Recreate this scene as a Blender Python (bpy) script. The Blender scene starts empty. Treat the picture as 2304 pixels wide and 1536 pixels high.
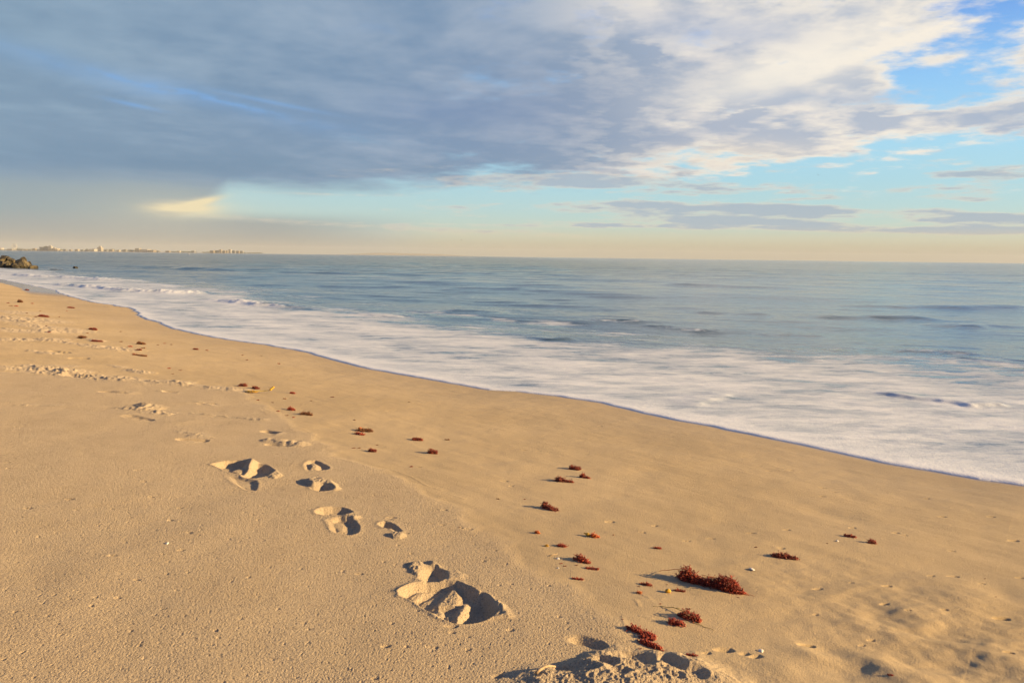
import bpy, bmesh, math, random
import numpy as np
from mathutils import Matrix, Vector
scene = bpy.context.scene
COL = scene.collection

# ------------------------------------------------------------------ camera
IW, IH, FPX = 2304.0, 1536.0, 1757.0        # photograph size and focal length in its pixels
CAM_H = 1.75                                # lens height above the water
PITCH, ROLL = math.radians(6.19), math.radians(0.72)
cam_data = bpy.data.cameras.new('camera')
cam_data.sensor_width = 36.0
cam_data.lens = 36.0 * FPX / IW
cam_data.clip_start = 0.05
cam_data.clip_end = 60000.0
cam = bpy.data.objects.new('camera', cam_data)
COL.objects.link(cam)
CAM_M = Matrix.Rotation(math.pi / 2 - PITCH, 4, 'X') @ Matrix.Rotation(ROLL, 4, 'Z')
cam.matrix_world = Matrix.Translation((0, 0, CAM_H)) @ CAM_M
scene.camera = cam

def ray(px, py):
    v = CAM_M.to_3x3() @ Vector(((px - IW / 2) / FPX, (IH / 2 - py) / FPX, -1.0))
    return v.normalized()

def azel(px, py):
    v = ray(px, py)
    return math.degrees(math.atan2(v.x, v.y)), math.degrees(math.asin(v.z))

# ------------------------------------------------------------------ light
scene.view_settings.view_transform = 'Standard'
scene.view_settings.look = 'None'
scene.view_settings.gamma = 1.0
EXPO = 1.2
scene.view_settings.exposure = EXPO
SUN_EL, SUN_AZ = 15.0, 98.0                # compass style: 0 = straight ahead, 90 = right
sun_dir = Vector((math.cos(math.radians(SUN_EL)) * math.sin(math.radians(SUN_AZ)),
                  math.cos(math.radians(SUN_EL)) * math.cos(math.radians(SUN_AZ)),
                  math.sin(math.radians(SUN_EL))))
sl = bpy.data.lights.new('sun', 'SUN')
sl.energy = 5.0
sl.angle = math.radians(0.6)
sl.color = (1.0, 0.69, 0.32)
sun = bpy.data.objects.new('sun', sl)
sun.rotation_euler = sun_dir.to_track_quat('Z', 'Y').to_euler()
sun.location = (20, -8, 12)
COL.objects.link(sun)

def s2l(c):
    return tuple(((v / 255) / 12.92 if v / 255 <= 0.04045 else ((v / 255 + 0.055) / 1.055) ** 2.4) for v in c)

# ---- tiny expression layer over shader math nodes
class X:
    nt = None
    def __init__(s, sock): s.s = sock
    @staticmethod
    def m(op, *a, clamp=False):
        n = X.nt.nodes.new('ShaderNodeMath'); n.operation = op; n.use_clamp = clamp
        for i, v in enumerate(a):
            if isinstance(v, X): X.nt.links.new(v.s, n.inputs[i])
            else: n.inputs[i].default_value = float(v)
        return X(n.outputs[0])
    def __add__(s, o): return X.m('ADD', s, o)
    __radd__ = __add__
    def __sub__(s, o): return X.m('SUBTRACT', s, o)
    def __rsub__(s, o): return X.m('SUBTRACT', o, s)
    def __mul__(s, o): return X.m('MULTIPLY', s, o)
    __rmul__ = __mul__
    def __truediv__(s, o): return X.m('DIVIDE', s, o)
    def __rtruediv__(s, o): return X.m('DIVIDE', o, s)

def clampx(v): return X.m('ADD', v, 0.0, clamp=True)
def sstep(v, a, b):
    n = X.nt.nodes.new('ShaderNodeMapRange'); n.interpolation_type = 'SMOOTHSTEP'
    X.nt.links.new(v.s, n.inputs['Value'])
    n.inputs['From Min'].default_value = a; n.inputs['From Max'].default_value = b
    return X(n.outputs['Result'])
def lstep(v, a, b, c=0.0, d=1.0):
    n = X.nt.nodes.new('ShaderNodeMapRange')
    X.nt.links.new(v.s, n.inputs['Value'])
    for k, q in (('From Min', a), ('From Max', b), ('To Min', c), ('To Max', d)): n.inputs[k].default_value = q
    return X(n.outputs['Result'])
def vec(x, y, z=0.0):
    n = X.nt.nodes.new('ShaderNodeCombineXYZ')
    for i, v in enumerate((x, y, z)):
        if isinstance(v, X): X.nt.links.new(v.s, n.inputs[i])
        else: n.inputs[i].default_value = v
    return X(n.outputs[0])
def noise(v, scale, detail=4, rough=0.5, dist=0.0, out=0):
    n = X.nt.nodes.new('ShaderNodeTexNoise')
    X.nt.links.new(v.s, n.inputs['Vector'])
    n.inputs['Scale'].default_value = scale; n.inputs['Detail'].default_value = detail
    n.inputs['Roughness'].default_value = rough; n.inputs['Distortion'].default_value = dist
    return X(n.outputs[out])
def mixc(f, a, b, blend='MIX'):
    n = X.nt.nodes.new('ShaderNodeMix'); n.data_type = 'RGBA'; n.blend_type = blend
    ins = [i for i in n.inputs if i.type == 'RGBA']
    fs = n.inputs[0]
    if isinstance(f, X): X.nt.links.new(f.s, fs)
    else: fs.default_value = f
    for s_, v in zip(ins, (a, b)):
        if isinstance(v, X): X.nt.links.new(v.s, s_)
        else: s_.default_value = (*v, 1)
    return X([o for o in n.outputs if o.type == 'RGBA'][0])
def ramp(v, stops):
    n = X.nt.nodes.new('ShaderNodeValToRGB'); X.nt.links.new(v.s, n.inputs[0])
    e = n.color_ramp.elements
    while len(e) > 1: e.remove(e[-1])
    e[0].position = stops[0][0]; e[0].color = (*stops[0][1], 1)
    for p, c in stops[1:]:
        q = e.new(p); q.color = (*c, 1)
    return X(n.outputs[0])

world = bpy.data.worlds.new('World'); scene.world = world
world.use_nodes = True
nt = world.node_tree; nt.nodes.clear(); X.nt = nt
out = nt.nodes.new('ShaderNodeOutputWorld'); bg = nt.nodes.new('ShaderNodeBackground')
nt.links.new(bg.outputs[0], out.inputs[0])
SKY_STR = 0.1
bg.inputs['Strength'].default_value = SKY_STR
K = 1.0 / (SKY_STR * 2 ** EXPO)
skyt = nt.nodes.new('ShaderNodeTexSky'); skyt.sky_type = 'NISHITA'; skyt.sun_disc = False
skyt.sun_elevation = math.radians(SUN_EL); skyt.sun_rotation = math.radians(SUN_AZ)
skyt.air_density = 1.0; skyt.dust_density = 1.5
tc = nt.nodes.new('ShaderNodeTexCoord')
sep = nt.nodes.new('ShaderNodeSeparateXYZ'); nt.links.new(tc.outputs['Generated'], sep.inputs[0])
dx, dy, dz = (X(sep.outputs[i]) for i in range(3))
A = X.m('ARCTAN2', dx, dy) * (180 / math.pi)
E = X.m('ARCSINE', dz) * (180 / math.pi)
dzp = X.m('MAXIMUM', dz, 0.0) + 0.09
P = vec(dx / dzp, dy / dzp, 0.0)                    # clouds lie on a high flat layer
wrp = noise(P, 0.9, 4, 0.55, out=1)
sw = nt.nodes.new('ShaderNodeSeparateXYZ'); nt.links.new(wrp.s, sw.inputs[0])
wx, wy = X(sw.outputs[0]) - 0.5, X(sw.outputs[1]) - 0.5
Aw = A + wx * lstep(E, 0, 14, 3.5, 9.0)
Ew = E + wy * lstep(E, 0, 14, 0.9, 3.6)

def blob(px, py, rx, ry, tilt=0.0, hard=False, wob=True):
    """soft ellipse in the sky, centre and radii given as photograph pixels, turned into azimuth and elevation"""
    a0, e0 = azel(px, py)
    a1, _ = azel(px + rx, py); _, e1 = azel(px, py - ry)
    wa, we = max(abs(a1 - a0), .05), max(abs(e1 - e0), .05)
    u = (Aw if wob else A) - a0; v = (Ew if wob else E) - e0
    if tilt:
        v = v + u * math.tan(math.radians(tilt))
    u = u / wa; v = v / we
    q = u * u + v * v
    return X.m('EXPONENT', q * (-1.0))

L = lambda *c: tuple(v * K for v in s2l(c))
# clear air by elevation
grad = ramp(lstep(E, -2, 38), [(0.0, L(184, 174, 152)), (0.05, L(186, 178, 156)), (0.072, L(202, 194, 166)), (0.088, L(204, 206, 184)), (0.106, L(190, 212, 203)),
            (0.135, L(178, 214, 218)), (0.18, L(166, 214, 230)), (0.24, L(160, 215, 242)), (0.34, L(138, 198, 247)), (0.44, L(104, 162, 235)), (0.6, L(84, 140, 220)), (1.0, L(60, 105, 185))])
# slightly duller towards the left
grad = mixc(sstep(A, 8, -34) * 0.35, grad, L(158, 186, 196))
nis = mixc(1.0, X(skyt.outputs[0]), (1.0, 1.0, 1.0), 'MULTIPLY')
clear = mixc(0.12, grad, nis)

# cloud density
fb = noise(P, 1.7, 9, 0.56)
fb2 = noise(P, 5.5, 7, 0.6)
st = noise(vec(A * 0.11, E * 0.9, 3.3), 1.0, 7, 0.55)        # low streaky bands near the horizon
sheet = sstep(Ew - lstep(A, -12, 18, 0.0, 2.1), 3.2, 6.2) * lstep(A, 13, 28, 1.0, 0.42)
sheet = X.m('MAXIMUM', sheet, sstep(Ew, 14, 20) * lstep(A, 14, 40, 0.9, 0.25))
D = sheet * 1.1
D = D + blob(1780, 150, 330, 110, -8) * 0.75 + blob(1960, 268, 420, 48, 3) * 0.62
D = D + blob(2250, 255, 150, 60) * 0.5 + blob(1560, 310, 240, 60, 2) * 0.4
D = D - blob(2060, 150, 105, 48, 20) * 0.8 - blob(2230, 90, 120, 80) * 0.5 - blob(1640, 262, 55, 12) * 0.35
D = D - blob(2080, 345, 330, 34) * 0.55
D = D + blob(1850, 330, 130, 14, 4) * 0.65 + blob(2080, 343, 90, 8, 4) * 0.6
D = D + blob(2080, 20, 160, 40, 10) * 0.4
lowm = sstep(E, 1.1, 2.2) * sstep(E, 7.5, 5.0) * sstep(A, -20, 6)
Dl = (st - 0.51) * 2.6 * lowm + (noise(vec(A * 0.35, E * 2.6, 7.3), 1.0, 6, 0.62) - 0.5) * 1.3 * sstep(E, 1.0, 1.8) * sstep(E, 8.0, 5.5) * sstep(A, -24, 0)
Dl = Dl + blob(1480, 460, 300, 15, 1, wob=False) * 0.55 + blob(1850, 472, 260, 9, 2.2, wob=False) * 0.5 + blob(2200, 488, 230, 10, 1, wob=False) * 0.6
Dl = Dl + blob(2050, 518, 380, 9, 1, wob=False) * 0.75 + blob(1500, 510, 330, 6, 1, wob=False) * 0.6 + blob(1700, 470, 620, 16, 1.2, wob=False) * 0.28 + blob(1650, 428, 130, 7, 2, wob=False) * 0.4 + blob(2000, 450, 260, 6, 1, wob=False) * 0.35 + blob(2090, 400, 120, 8, -3, wob=False) * 0.35 + blob(1300, 405, 170, 16) * 0.55 + blob(1150, 507, 250, 4, 0.5, wob=False) * 0.5
Dl = Dl + blob(1650, 500, 300, 6, 1, wob=False) * 0.45 + blob(900, 512, 420, 7, 2, wob=False) * 0.35 + blob(2150, 430, 200, 16) * 0.35
Dl = Dl + blob(760, 438, 160, 4, 0, wob=False) * 0.3
n1 = (fb - 0.5) * lstep(A, -20, 18, 0.8, 3.6) + (fb2 - 0.5) * lstep(A, -10, 18, 0.15, 2.8)
Dt = D + n1 * sstep(E, 2.5, 6)
mk = sstep(Dt, 0.08, 1.0)
wv = A + wx * 1.6 - (E - 2.9) * 1.1
vm = X.m('MAXIMUM', sstep(wv, -20.9, -22.6), sstep(A, -4, -19) * sstep(E + wy * 0.5, 3.1, 2.0))
vm = vm * sstep(E, 7.5, 6.0)
mk = X.m('MAXIMUM', mk, vm)
thick = sstep(Dt, 0.55, 1.5)
# colours of the high sheet: blue-grey to the left, creamy where the sun catches it on the right
base = ramp(lstep(A, -34, 30), [(0.0, L(126, 154, 179)), (0.25, L(123, 151, 179)), (0.5, L(124, 151, 181)), (0.62, L(140, 161, 186)), (0.75, L(174, 185, 202)), (1.0, L(186, 196, 210))])
base = mixc(sstep(E, 8.5, 4.5) * 0.55, base, L(138, 162, 182))
lite = ramp(lstep(A, -34, 30), [(0.0, L(140, 168, 190)), (0.35, L(152, 172, 194)), (0.55, L(170, 183, 200)), (0.7, L(232, 226, 220)), (1.0, L(250, 240, 225))])
lf = noise(P, 1.15, 6, 0.55, 0.4)
lf2 = noise(vec(A * 0.05, E * 0.16, 9.0), 1.0, 5, 0.5)
ra = noise(P, 2.3, 8, 0.58)
shift = nt.nodes.new('ShaderNodeVectorMath'); nt.links.new(P.s, shift.inputs[0]); shift.inputs[1].default_value = (0.10, -0.03, 0)
rb = noise(X(shift.outputs[0]), 2.3, 8, 0.58)
relief = (ra - rb) * lstep(A, 0, 16, 2.0, 4.2)               # lit flank towards the sun, shaded flank away from it
cl = mixc(clampx(sstep(lf, 0.42, 0.68) * 0.80 + sstep(lf2, 0.5, 0.75) * 0.35 + sstep(E, 11, 17) * 0.25 - relief), base, lite)
cl = mixc(blob(1020, 240, 260, 50) * 0.35, cl, L(112, 142, 184))
cl = mixc(blob(350, 370, 480, 40) * 0.6, cl, L(104, 138, 168))
cl = mixc(blob(1250, 240, 330, 130) * 0.25, cl, L(150, 160, 185))
rim = clampx(1.0 - thick) * sstep(A, 2, 16)
cl = mixc(clampx(rim * 0.95 - X.m('MAXIMUM', relief, 0.0)), cl, L(250, 240, 224))
cl = mixc(blob(1770, 150, 260, 55, -12) * 0.8, cl, L(250, 242, 228))
cl = mixc(blob(1620, 350, 200, 30, -4) * 0.6, cl, L(244, 230, 210))
cl = mixc(blob(1600, 60, 200, 45, 4) * 0.6, cl, L(176, 188, 210))
cl = mixc(blob(1980, 205, 330, 20, 2) * 0.65, cl, L(170, 186, 208))
cl = mixc(blob(2250, 270, 110, 30, 2) * 0.6, cl, L(160, 178, 202))
# veil low on the left, warm towards the horizon
veil = ramp(lstep(E, 0, 6), [(0.0, L(170, 162, 146)), (0.18, L(164, 165, 160)), (0.45, L(150, 167, 172)), (1.0, L(142, 164, 180))])
cl = mixc(sstep(Ew, 5.6, 3.8) * sstep(A, -4, -16), cl, veil)
col = mixc(mk, clear, cl)
# warm bright patch at the sheet's torn edge
warm = blob(425, 474, 78, 15) * .9 + blob(370, 478, 190, 60, wob=False) * 0.16 + blob(460, 452, 40, 7, -14, wob=False) * 0.7
col = mixc(clampx(warm * 1.25), col, L(240, 224, 184))
# thin blue slits in the sheet
sl_ = blob(430, 208, 230, 8, 9.5) * sstep(noise(vec(A * 0.5, E * 1.5, 1.0), 1.0, 4), 0.35, 0.6) + blob(300, 236, 55, 5, 8, wob=False) + blob(620, 232, 110, 5, 8, wob=False) * 0.8
sl_ = sl_ + blob(300, 180, 420, 26, 9) * 0.45
col = mixc(clampx(sl_ * 0.62), col, L(124, 172, 224))
# low streaks
Dl = Dl * 1.6 + (fb2 - 0.5) * 1.3 * sstep(Dl, 0.0, 0.3)
lm = sstep(Dl, 0.05, 0.85)
under = sstep(st * 0.35 + Dl, 0.4, 1.15)
lcol = mixc(under, L(234, 218, 196), L(170, 184, 198))
lcol = mixc(sstep(E, 2.4, 1.2) * 0.6, lcol, L(222, 200, 160))
col = mixc(lm * 0.85, col, lcol)
# warm band of thick air right at the horizon
col = mixc(sstep(E, 1.4, 0.1) * 0.5, col, L(184, 174, 156))
# unseen cloud overhead and behind, added darker and bluer to cut the fill light
back = clampx(sstep(E, 22, 40) + sstep(dy, 0.25, -0.25) * sstep(E, -1, 6))
over = mixc(sstep(fb, 0.4, 0.65), L(58, 78, 128), L(80, 100, 146))
col = mixc(back * 0.85, col, over)
nt.links.new(col.s, bg.inputs['Color'])
scene.cycles.use_denoising = True
scene.cycles.diffuse_bounces = 2
world.cycles.sampling_method = 'MANUAL'
world.cycles.sample_map_resolution = 512
# ------------------------------------------------------------------ helpers
def tag(o, label=None, category=None, group=None, kind=None):
    if label: o['label'] = label
    if category: o['category'] = category
    if group: o['group'] = group
    if kind: o['kind'] = kind
    return o

def mesh_obj(name, verts, faces, mat, parent=None, smooth=False):
    me = bpy.data.meshes.new(name)
    me.from_pydata([tuple(v) for v in verts], [], faces)
    if smooth: me.polygons.foreach_set('use_smooth', [True] * len(me.polygons))
    if mat: me.materials.append(mat)
    o = bpy.data.objects.new(name, me)
    COL.objects.link(o)
    if parent: o.parent = parent
    return o

def grid_mesh(name, V, keep, mat, attrs, uv=None):
    """V: (rows, cols, 3) array; keep: (rows-1, cols-1) bool"""
    R_, C_ = V.shape[:2]
    idx = np.arange(R_ * C_, dtype=np.int32).reshape(R_, C_)
    q = np.stack([idx[:-1, :-1], idx[:-1, 1:], idx[1:, 1:], idx[1:, :-1]], -1)[keep]
    used = np.zeros(R_ * C_, bool); used[q.ravel()] = True
    remap = np.cumsum(used).astype(np.int32) - 1
    q = remap[q]
    v = V.reshape(-1, 3)[used].astype(np.float32)
    me = bpy.data.meshes.new(name)
    me.vertices.add(len(v)); me.vertices.foreach_set('co', v.ravel())
    me.loops.add(q.size); me.loops.foreach_set('vertex_index', q.ravel())
    me.polygons.add(len(q))
    me.polygons.foreach_set('loop_start', np.arange(0, q.size, 4, dtype=np.int32))
    me.polygons.foreach_set('loop_total', np.full(len(q), 4, dtype=np.int32))
    me.polygons.foreach_set('use_smooth', np.ones(len(q), bool))
    me.update(calc_edges=True)
    for k, a in attrs.items():
        at = me.attributes.new(k, 'FLOAT', 'POINT')
        at.data.foreach_set('value', a.reshape(-1)[used].astype(np.float32))
    me.materials.append(mat)
    o = bpy.data.objects.new(name, me); COL.objects.link(o)
    return o

def gnoise(x, y, seed=0):
    """gradient noise, about -0.7..0.7"""
    xi = np.floor(x).astype(np.int32); yi = np.floor(y).astype(np.int32)
    fx = (x - xi).astype(np.float32); fy = (y - yi).astype(np.float32)
    u = fx * fx * fx * (fx * (fx * 6 - 15) + 10); v = fy * fy * fy * (fy * (fy * 6 - 15) + 10)
    def g(ix, iy, ax, ay):
        h = (ix * 374761393 + iy * 668265263 + seed * 1442695041).astype(np.uint32)
        h = (h ^ (h >> np.uint32(13))) * np.uint32(1274126177)
        h = h ^ (h >> np.uint32(16))
        t = (h & np.uint32(1023)).astype(np.float32) * np.float32(2 * math.pi / 1024)
        return np.cos(t) * ax + np.sin(t) * ay
    with np.errstate(over='ignore'):
        a = g(xi, yi, fx, fy); b = g(xi + 1, yi, fx - 1, fy)
        c = g(xi, yi + 1, fx, fy - 1); d = g(xi + 1, yi + 1, fx - 1, fy - 1)
    return (a + (b - a) * u) + ((c + (d - c) * u) - (a + (b - a) * u)) * v

def fbm(x, y, octv=4, seed=0, gain=0.5, billow=False):
    s = np.zeros_like(x, dtype=np.float32); a = 1.0; f = 1.0
    for i in range(octv):
        n = gnoise(x * f + 17.3 * i, y * f - 9.1 * i, seed + i)
        s += a * (np.abs(n) * 2 - 0.5 if billow else n)
        a *= gain; f *= 2.03
    return s

def ss(v, a, b):
    t = np.clip((v - a) / (b - a), 0, 1)
    return t * t * (3 - 2 * t)

# ------------------------------------------------------------------ the shoreline and the sand's shape
def on_level(px, py, z):
    r = ray(px, py); t = (z - CAM_H) / r.z
    return np.array((r.x * t, r.y * t))

SHORE_PX = [(2304, 1092), (2200, 1078), (2100, 1060), (2000, 1043), (1900, 1022), (1800, 1000), (1700, 980), (1600, 958), (1500, 940),
            (1440, 926), (1350, 905), (1250, 890), (1160, 879), (1100, 876), (1050, 868), (980, 856), (900, 842), (830, 828), (760, 812),
            (715, 801), (690, 793), (600, 775), (520, 765), (440, 750), (390, 740), (345, 722), (308, 709), (312, 701), (290, 692), (210, 680),
            (160, 668), (128, 658), (123, 653), (67, 641), (0, 628)]
def polyline(pxs, z, ext0=None, ext1=None):
    p = [on_level(x, y, z) for x, y in pxs]
    if ext0 is not None: p = [p[0] + np.array(ext0) * q for q in (60.0, 12.0)] + p
    if ext1 is not None: p = p + [p[-1] + np.array(ext1) * q for q in (30.0, 20000.0)]
    return np.array(p)
SHORE = polyline(SHORE_PX, 0.02, (0.70, -0.60), (-0.66, 0.75))
def signed(poly, X_, Y_):
    """distance to a polyline, positive on its left-hand side as it runs (inland for the shore); plus position along it"""
    best = np.full(X_.shape, 1e18); sgn = np.ones(X_.shape); al = np.zeros(X_.shape); acc = 0.0
    n = len(poly) - 1
    for i in range(n):
        a, b = poly[i], poly[i + 1]
        d = b - a; ln = math.hypot(*d); d = d / ln
        rx, ry = X_ - a[0], Y_ - a[1]
        t = rx * d[0] + ry * d[1]
        tc_ = np.clip(t, -1e9 if i == 0 else 0, 1e9 if i == n - 1 else ln)
        qx, qy = rx - d[0] * tc_, ry - d[1] * tc_
        dd = qx * qx + qy * qy
        m = dd < best
        best = np.where(m, dd, best)
        cr = d[0] * ry - d[1] * rx
        sgn = np.where(m, np.where(cr >= 0, 1.0, -1.0), sgn)
        al = np.where(m, acc + t, al)
        acc += ln
    return np.sqrt(best) * sgn, al
# a smooth curve through the same shoreline, for the ground away from the water's edge
_sb = (SHORE[2:-2, 1] - SHORE[2:-2, 0]) * .70711; _sc = (SHORE[2:-2, 1] + SHORE[2:-2, 0]) * .70711
_b0, _b1 = _sb.min(), _sb.max()
_pf = np.polyfit(_sb, _sc, 4, w=1 / (4 + np.abs(_sb))); _pd = np.polyder(_pf)
def s_of(X_, Y_):
    s, al = signed(SHORE, X_, Y_)
    bb = (Y_ - X_) * .70711; cc = (Y_ + X_) * .70711; bc = np.clip(bb, _b0, _b1)
    sl_f = np.polyval(_pd, bc)
    sf = (np.polyval(_pf, bc) + (bb - bc) * sl_f - cc) / np.sqrt(1 + sl_f ** 2)
    k = ss(np.abs(s), .4, 2.2) * ss(np.hypot(X_, Y_), 80, 40)
    return s * (1 - k) + sf * k, al
def shore_s(X_, Y_):
    s, al = s_of(X_, Y_)
    r = np.hypot(X_, Y_)
    wob = 0.035 * fbm(al * 0.9, al * 0 + .5, 4, 5, 0.6) * np.clip(r / 8, .6, 3)
    return s + wob, al
def base_z(s):
    up = 0.62 * np.tanh(np.maximum(s, 0) / 8.3) + 0.004 * np.clip(s, 0, 60)
    dn = np.maximum(0.05 * np.minimum(s, 0), -4.0)
    return up + dn + 0.012

def pt(px, py, lift=0.0):
    """photograph pixel -> point on the beach"""
    z = 0.4
    for _ in range(14):
        p = on_level(px, py, z)
        s, _a = s_of(np.array([p[0]]), np.array([p[1]]))
        z = 0.5 * z + 0.5 * float(base_z(s)[0])
    return np.array((p[0], p[1], z + lift))

# ------------------------------------------------------------------ sand surface
def poly_px(pxs): return np.array([pt(x, y)[:2] for x, y in pxs])
WRACK = poly_px([(-500, 800), (0, 834), (200, 848), (400, 862), (540, 876), (640, 930), (780, 1030), (900, 1070), (1010, 1120), (1180, 1250), (1300, 1330), (1400, 1400), (1470, 1475), (1640, 1530), (1900, 1700)])

# footprints and kicked-up sand: (kind, px0, py0, px1, py1, width m, height m, softness, crumble)
F = []
def pit(a, b, w, d, soft=0.25, cr=0.0): F.append(('pit', a, b, w, -d, soft, cr))
def mound(a, b, w, h, cr=0.6, soft=0.9): F.append(('mound', a, b, w, h * (0.62 if cr > .3 else .8) * (1.5 if cr >= 2 else 1), soft, cr))
def area(pxs, h, soft=.010, cr=0.0, org=None, sc=1.0):
    """raised or sunken patch with the outline given by photograph pixels; height h reached soft metres inside the outline"""
    if org: pxs = [(org[0] + x / sc, org[1] + y / sc) for x, y in pxs]
    F.append(('area', pxs, None, 0, h, soft, cr))
Z1 = dict(org=(800, 1200), sc=4.572); Z2 = dict(org=(200, 840), sc=3.84); Z3 = dict(org=(760, 900), sc=3.84); Z4 = dict(org=(1100, 1400), sc=3.49)
# nearest print: a deep hollow with a cracked slab of sand inside and a crumbled far rim
area([(470, 600), (520, 560), (620, 530), (740, 505), (900, 500), (1060, 512), (1130, 560), (1200, 600), (1260, 640), (1330, 640), (1380, 720), (1450, 800), (1330, 880), (1200, 912), (1080, 920), (980, 905), (880, 868), (760, 795), (680, 745), (640, 705), (560, 662), (480, 642)], -.033, -.013, .15, **Z1)
area([(1190, 680), (1340, 680), (1440, 800), (1330, 878), (1100, 905), (1050, 890), (1130, 800), (1200, 720)], -.016, .012, .2, **Z1)
area([(475, 605), (600, 545), (760, 520), (900, 520), (820, 590), (700, 640), (650, 705), (560, 662)], -.006, -.02, 0, **Z1)
area([(740, 730), (850, 650), (920, 570), (985, 515), (1060, 520), (1110, 600), (1125, 690), (1040, 745), (940, 735), (840, 725)], .017, .020, .45, **Z1)
area([(472, 608), (600, 545), (800, 512), (830, 555), (660, 640), (570, 658)], .014, .030, .1, **Z1)
area([(800, 760), (865, 715), (925, 780), (900, 860), (840, 845), (800, 800)], .016, .010, .7, **Z1)
area([(925, 800), (985, 785), (985, 870), (940, 885), (905, 860)], .012, .009, .5, **Z1)
area([(1010, 780), (1085, 690), (1150, 680), (1205, 710), (1190, 800), (1110, 880), (1030, 905), (995, 860)], .022, .013, .7, **Z1)
area([(1040, 500), (1200, 560), (1400, 650), (1560, 750), (1650, 860), (1600, 895), (1450, 885), (1390, 875), (1480, 820), (1400, 700), (1330, 630), (1200, 600), (1090, 560)], .013, .022, 1.0, **Z1)
area([(650, 470), (710, 390), (745, 345), (840, 352), (900, 390), (920, 460), (860, 485), (700, 487)], -.025, .016, .4, **Z1)
area([(505, 315), (620, 296), (700, 292), (745, 335), (700, 400), (660, 450), (590, 430), (555, 380), (520, 335)], .010, .026, 1.3, **Z1)
area([(740, 285), (800, 295), (880, 345), (870, 368), (800, 345), (750, 320)], .014, .014, .8, **Z1)
area([(930, 375), (1060, 385), (1165, 430), (1150, 482), (940, 492), (925, 440)], .007, .02, .5, **Z1)
mound((890, 1330), (925, 1318), .05, .005, .1)
# the two small prints beside one another
area([(1960, 1195), (2010, 1172), (2110, 1168), (2200, 1172), (2275, 1208), (2180, 1226), (2050, 1232), (1970, 1222)], -.026, .016, .1, **Z2)
area([(735, 1172), (760, 1165), (790, 1167), (806, 1184), (804, 1200), (786, 1204), (750, 1199)], -.020, .018, .1)
area([(742, 1172), (770, 1172), (782, 1180), (782, 1196), (755, 1194)], .008, .02, .1)
area([(765, 1163), (800, 1160), (820, 1166), (800, 1171), (775, 1170)], .010, .012, .8)
area([(355, 1080), (375, 1064), (430, 1062), (480, 1085), (540, 1140), (520, 1152), (465, 1112), (400, 1108)], -.024, .012, .1, **Z3)
area([(425, 1172), (500, 1148), (600, 1165), (605, 1185), (540, 1202), (450, 1195)], .012, .014, 1.1, **Z3)
# third print with a sharp heap
area([(1060, 795), (1130, 772), (1200, 762), (1290, 760), (1370, 775), (1375, 830), (1330, 880), (1250, 862), (1180, 838), (1110, 810)], -.034, .022, .1, **Z2)
area([(1400, 790), (1520, 798), (1590, 840), (1540, 885), (1440, 902), (1345, 900), (1335, 860), (1380, 840)], -.036, .020, .2, **Z2)
area([(1352, 800), (1365, 760), (1385, 738), (1420, 758), (1470, 785), (1435, 805), (1425, 850), (1390, 865), (1360, 840)], .036, .034, .9, **Z2)
area([(1200, 832), (1330, 792), (1360, 810), (1350, 850), (1290, 858)], .020, .02, .1, **Z2)
area([(1480, 785), (1570, 815), (1690, 885), (1600, 920), (1530, 895), (1595, 850)], .011, .018, .7, **Z2)
area([(1190, 880), (1280, 885), (1440, 925), (1462, 955), (1440, 1012), (1350, 1002), (1240, 940)], -.014, .022, 0, **Z2)
area([(1850, 938), (1960, 905), (2040, 928), (2140, 948), (2195, 1012), (2100, 1022), (2050, 985), (1940, 992), (1880, 970)], .026, .022, 1.3, **Z2)
area([(1915, 985), (2040, 972), (2105, 1008), (1990, 1016), (1930, 1004)], -.022, .012, .3, **Z2)
area([(1865, 790), (1900, 765), (1970, 762), (2065, 812), (2062, 832), (1990, 838), (1880, 835)], -.018, .012, .3, **Z2)
area([(1895, 790), (1960, 778), (2000, 800), (1990, 835), (1905, 832)], .020, .014, .9, **Z2)
area([(270, 480), (380, 425), (520, 402), (650, 322), (830, 252), (930, 222), (1060, 240), (1190, 225), (1400, 238), (1600, 278), (1700, 340), (1780, 420), (1830, 500), (1600, 640), (300, 640)], .006, .05, .75, **Z4)
pit((600, 970), (620, 974), .07, .030, .3)
mound((618, 972), (628, 978), .05, .012, .9)
mound((605, 992), (665, 1000), .09, .045, .9)
pit((605, 1000), (650, 1003), .05, .016, .4)
mound((405, 972), (455, 982), .08, .022, 1.2)
pit((412, 990), (455, 992), .08, .020, .3)
mound((430, 994), (440, 992), .04, .012, .8)
mound((270, 918), (380, 930), .10, .030, 1.8)
mound((325, 912), (335, 918), .12, .060, .8)
pit((290, 936), (330, 945), .10, .016, .4)
mound((440, 905), (485, 912), .06, .018, 1.2)
pit((450, 908), (480, 909), .05, .018, .3)
mound((432, 930), (590, 946), .045, .012, 2.0)
pit((235, 882), (275, 885), .10, .022, .35)
mound((262, 882), (292, 884), .08, .020, 1.0)
mound((360, 880), (400, 884), .07, .018, 1.2)
pit((375, 881), (390, 882), .08, .02, .35)
pit((160, 845), (190, 848), .14, .045, .3)
mound((60, 822), (150, 838), .16, .045, 1.6)
mound((290, 832), (325, 838), .12, .040, 1.2)
mound((70, 790), (115, 796), .12, .040, 1.6)
pit((165, 806), (190, 807), .12, .03, .3)
pit((120, 790), (150, 793), .10, .03, .3)
mound((40, 912), (70, 910), .06, .014, 1.4)
mound((100, 912), (130, 912), .06, .014, 1.4)
mound((250, 822), (275, 826), .08, .02, 1.2)
mound((110, 822), (160, 824), .10, .02, 1.4)
mound((195, 762), (225, 768), .12, .035, 1.2)
mound((95, 744), (112, 748), .2, .05, 1.2)
mound((40, 722), (60, 726), .2, .05, 1.2)
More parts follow.
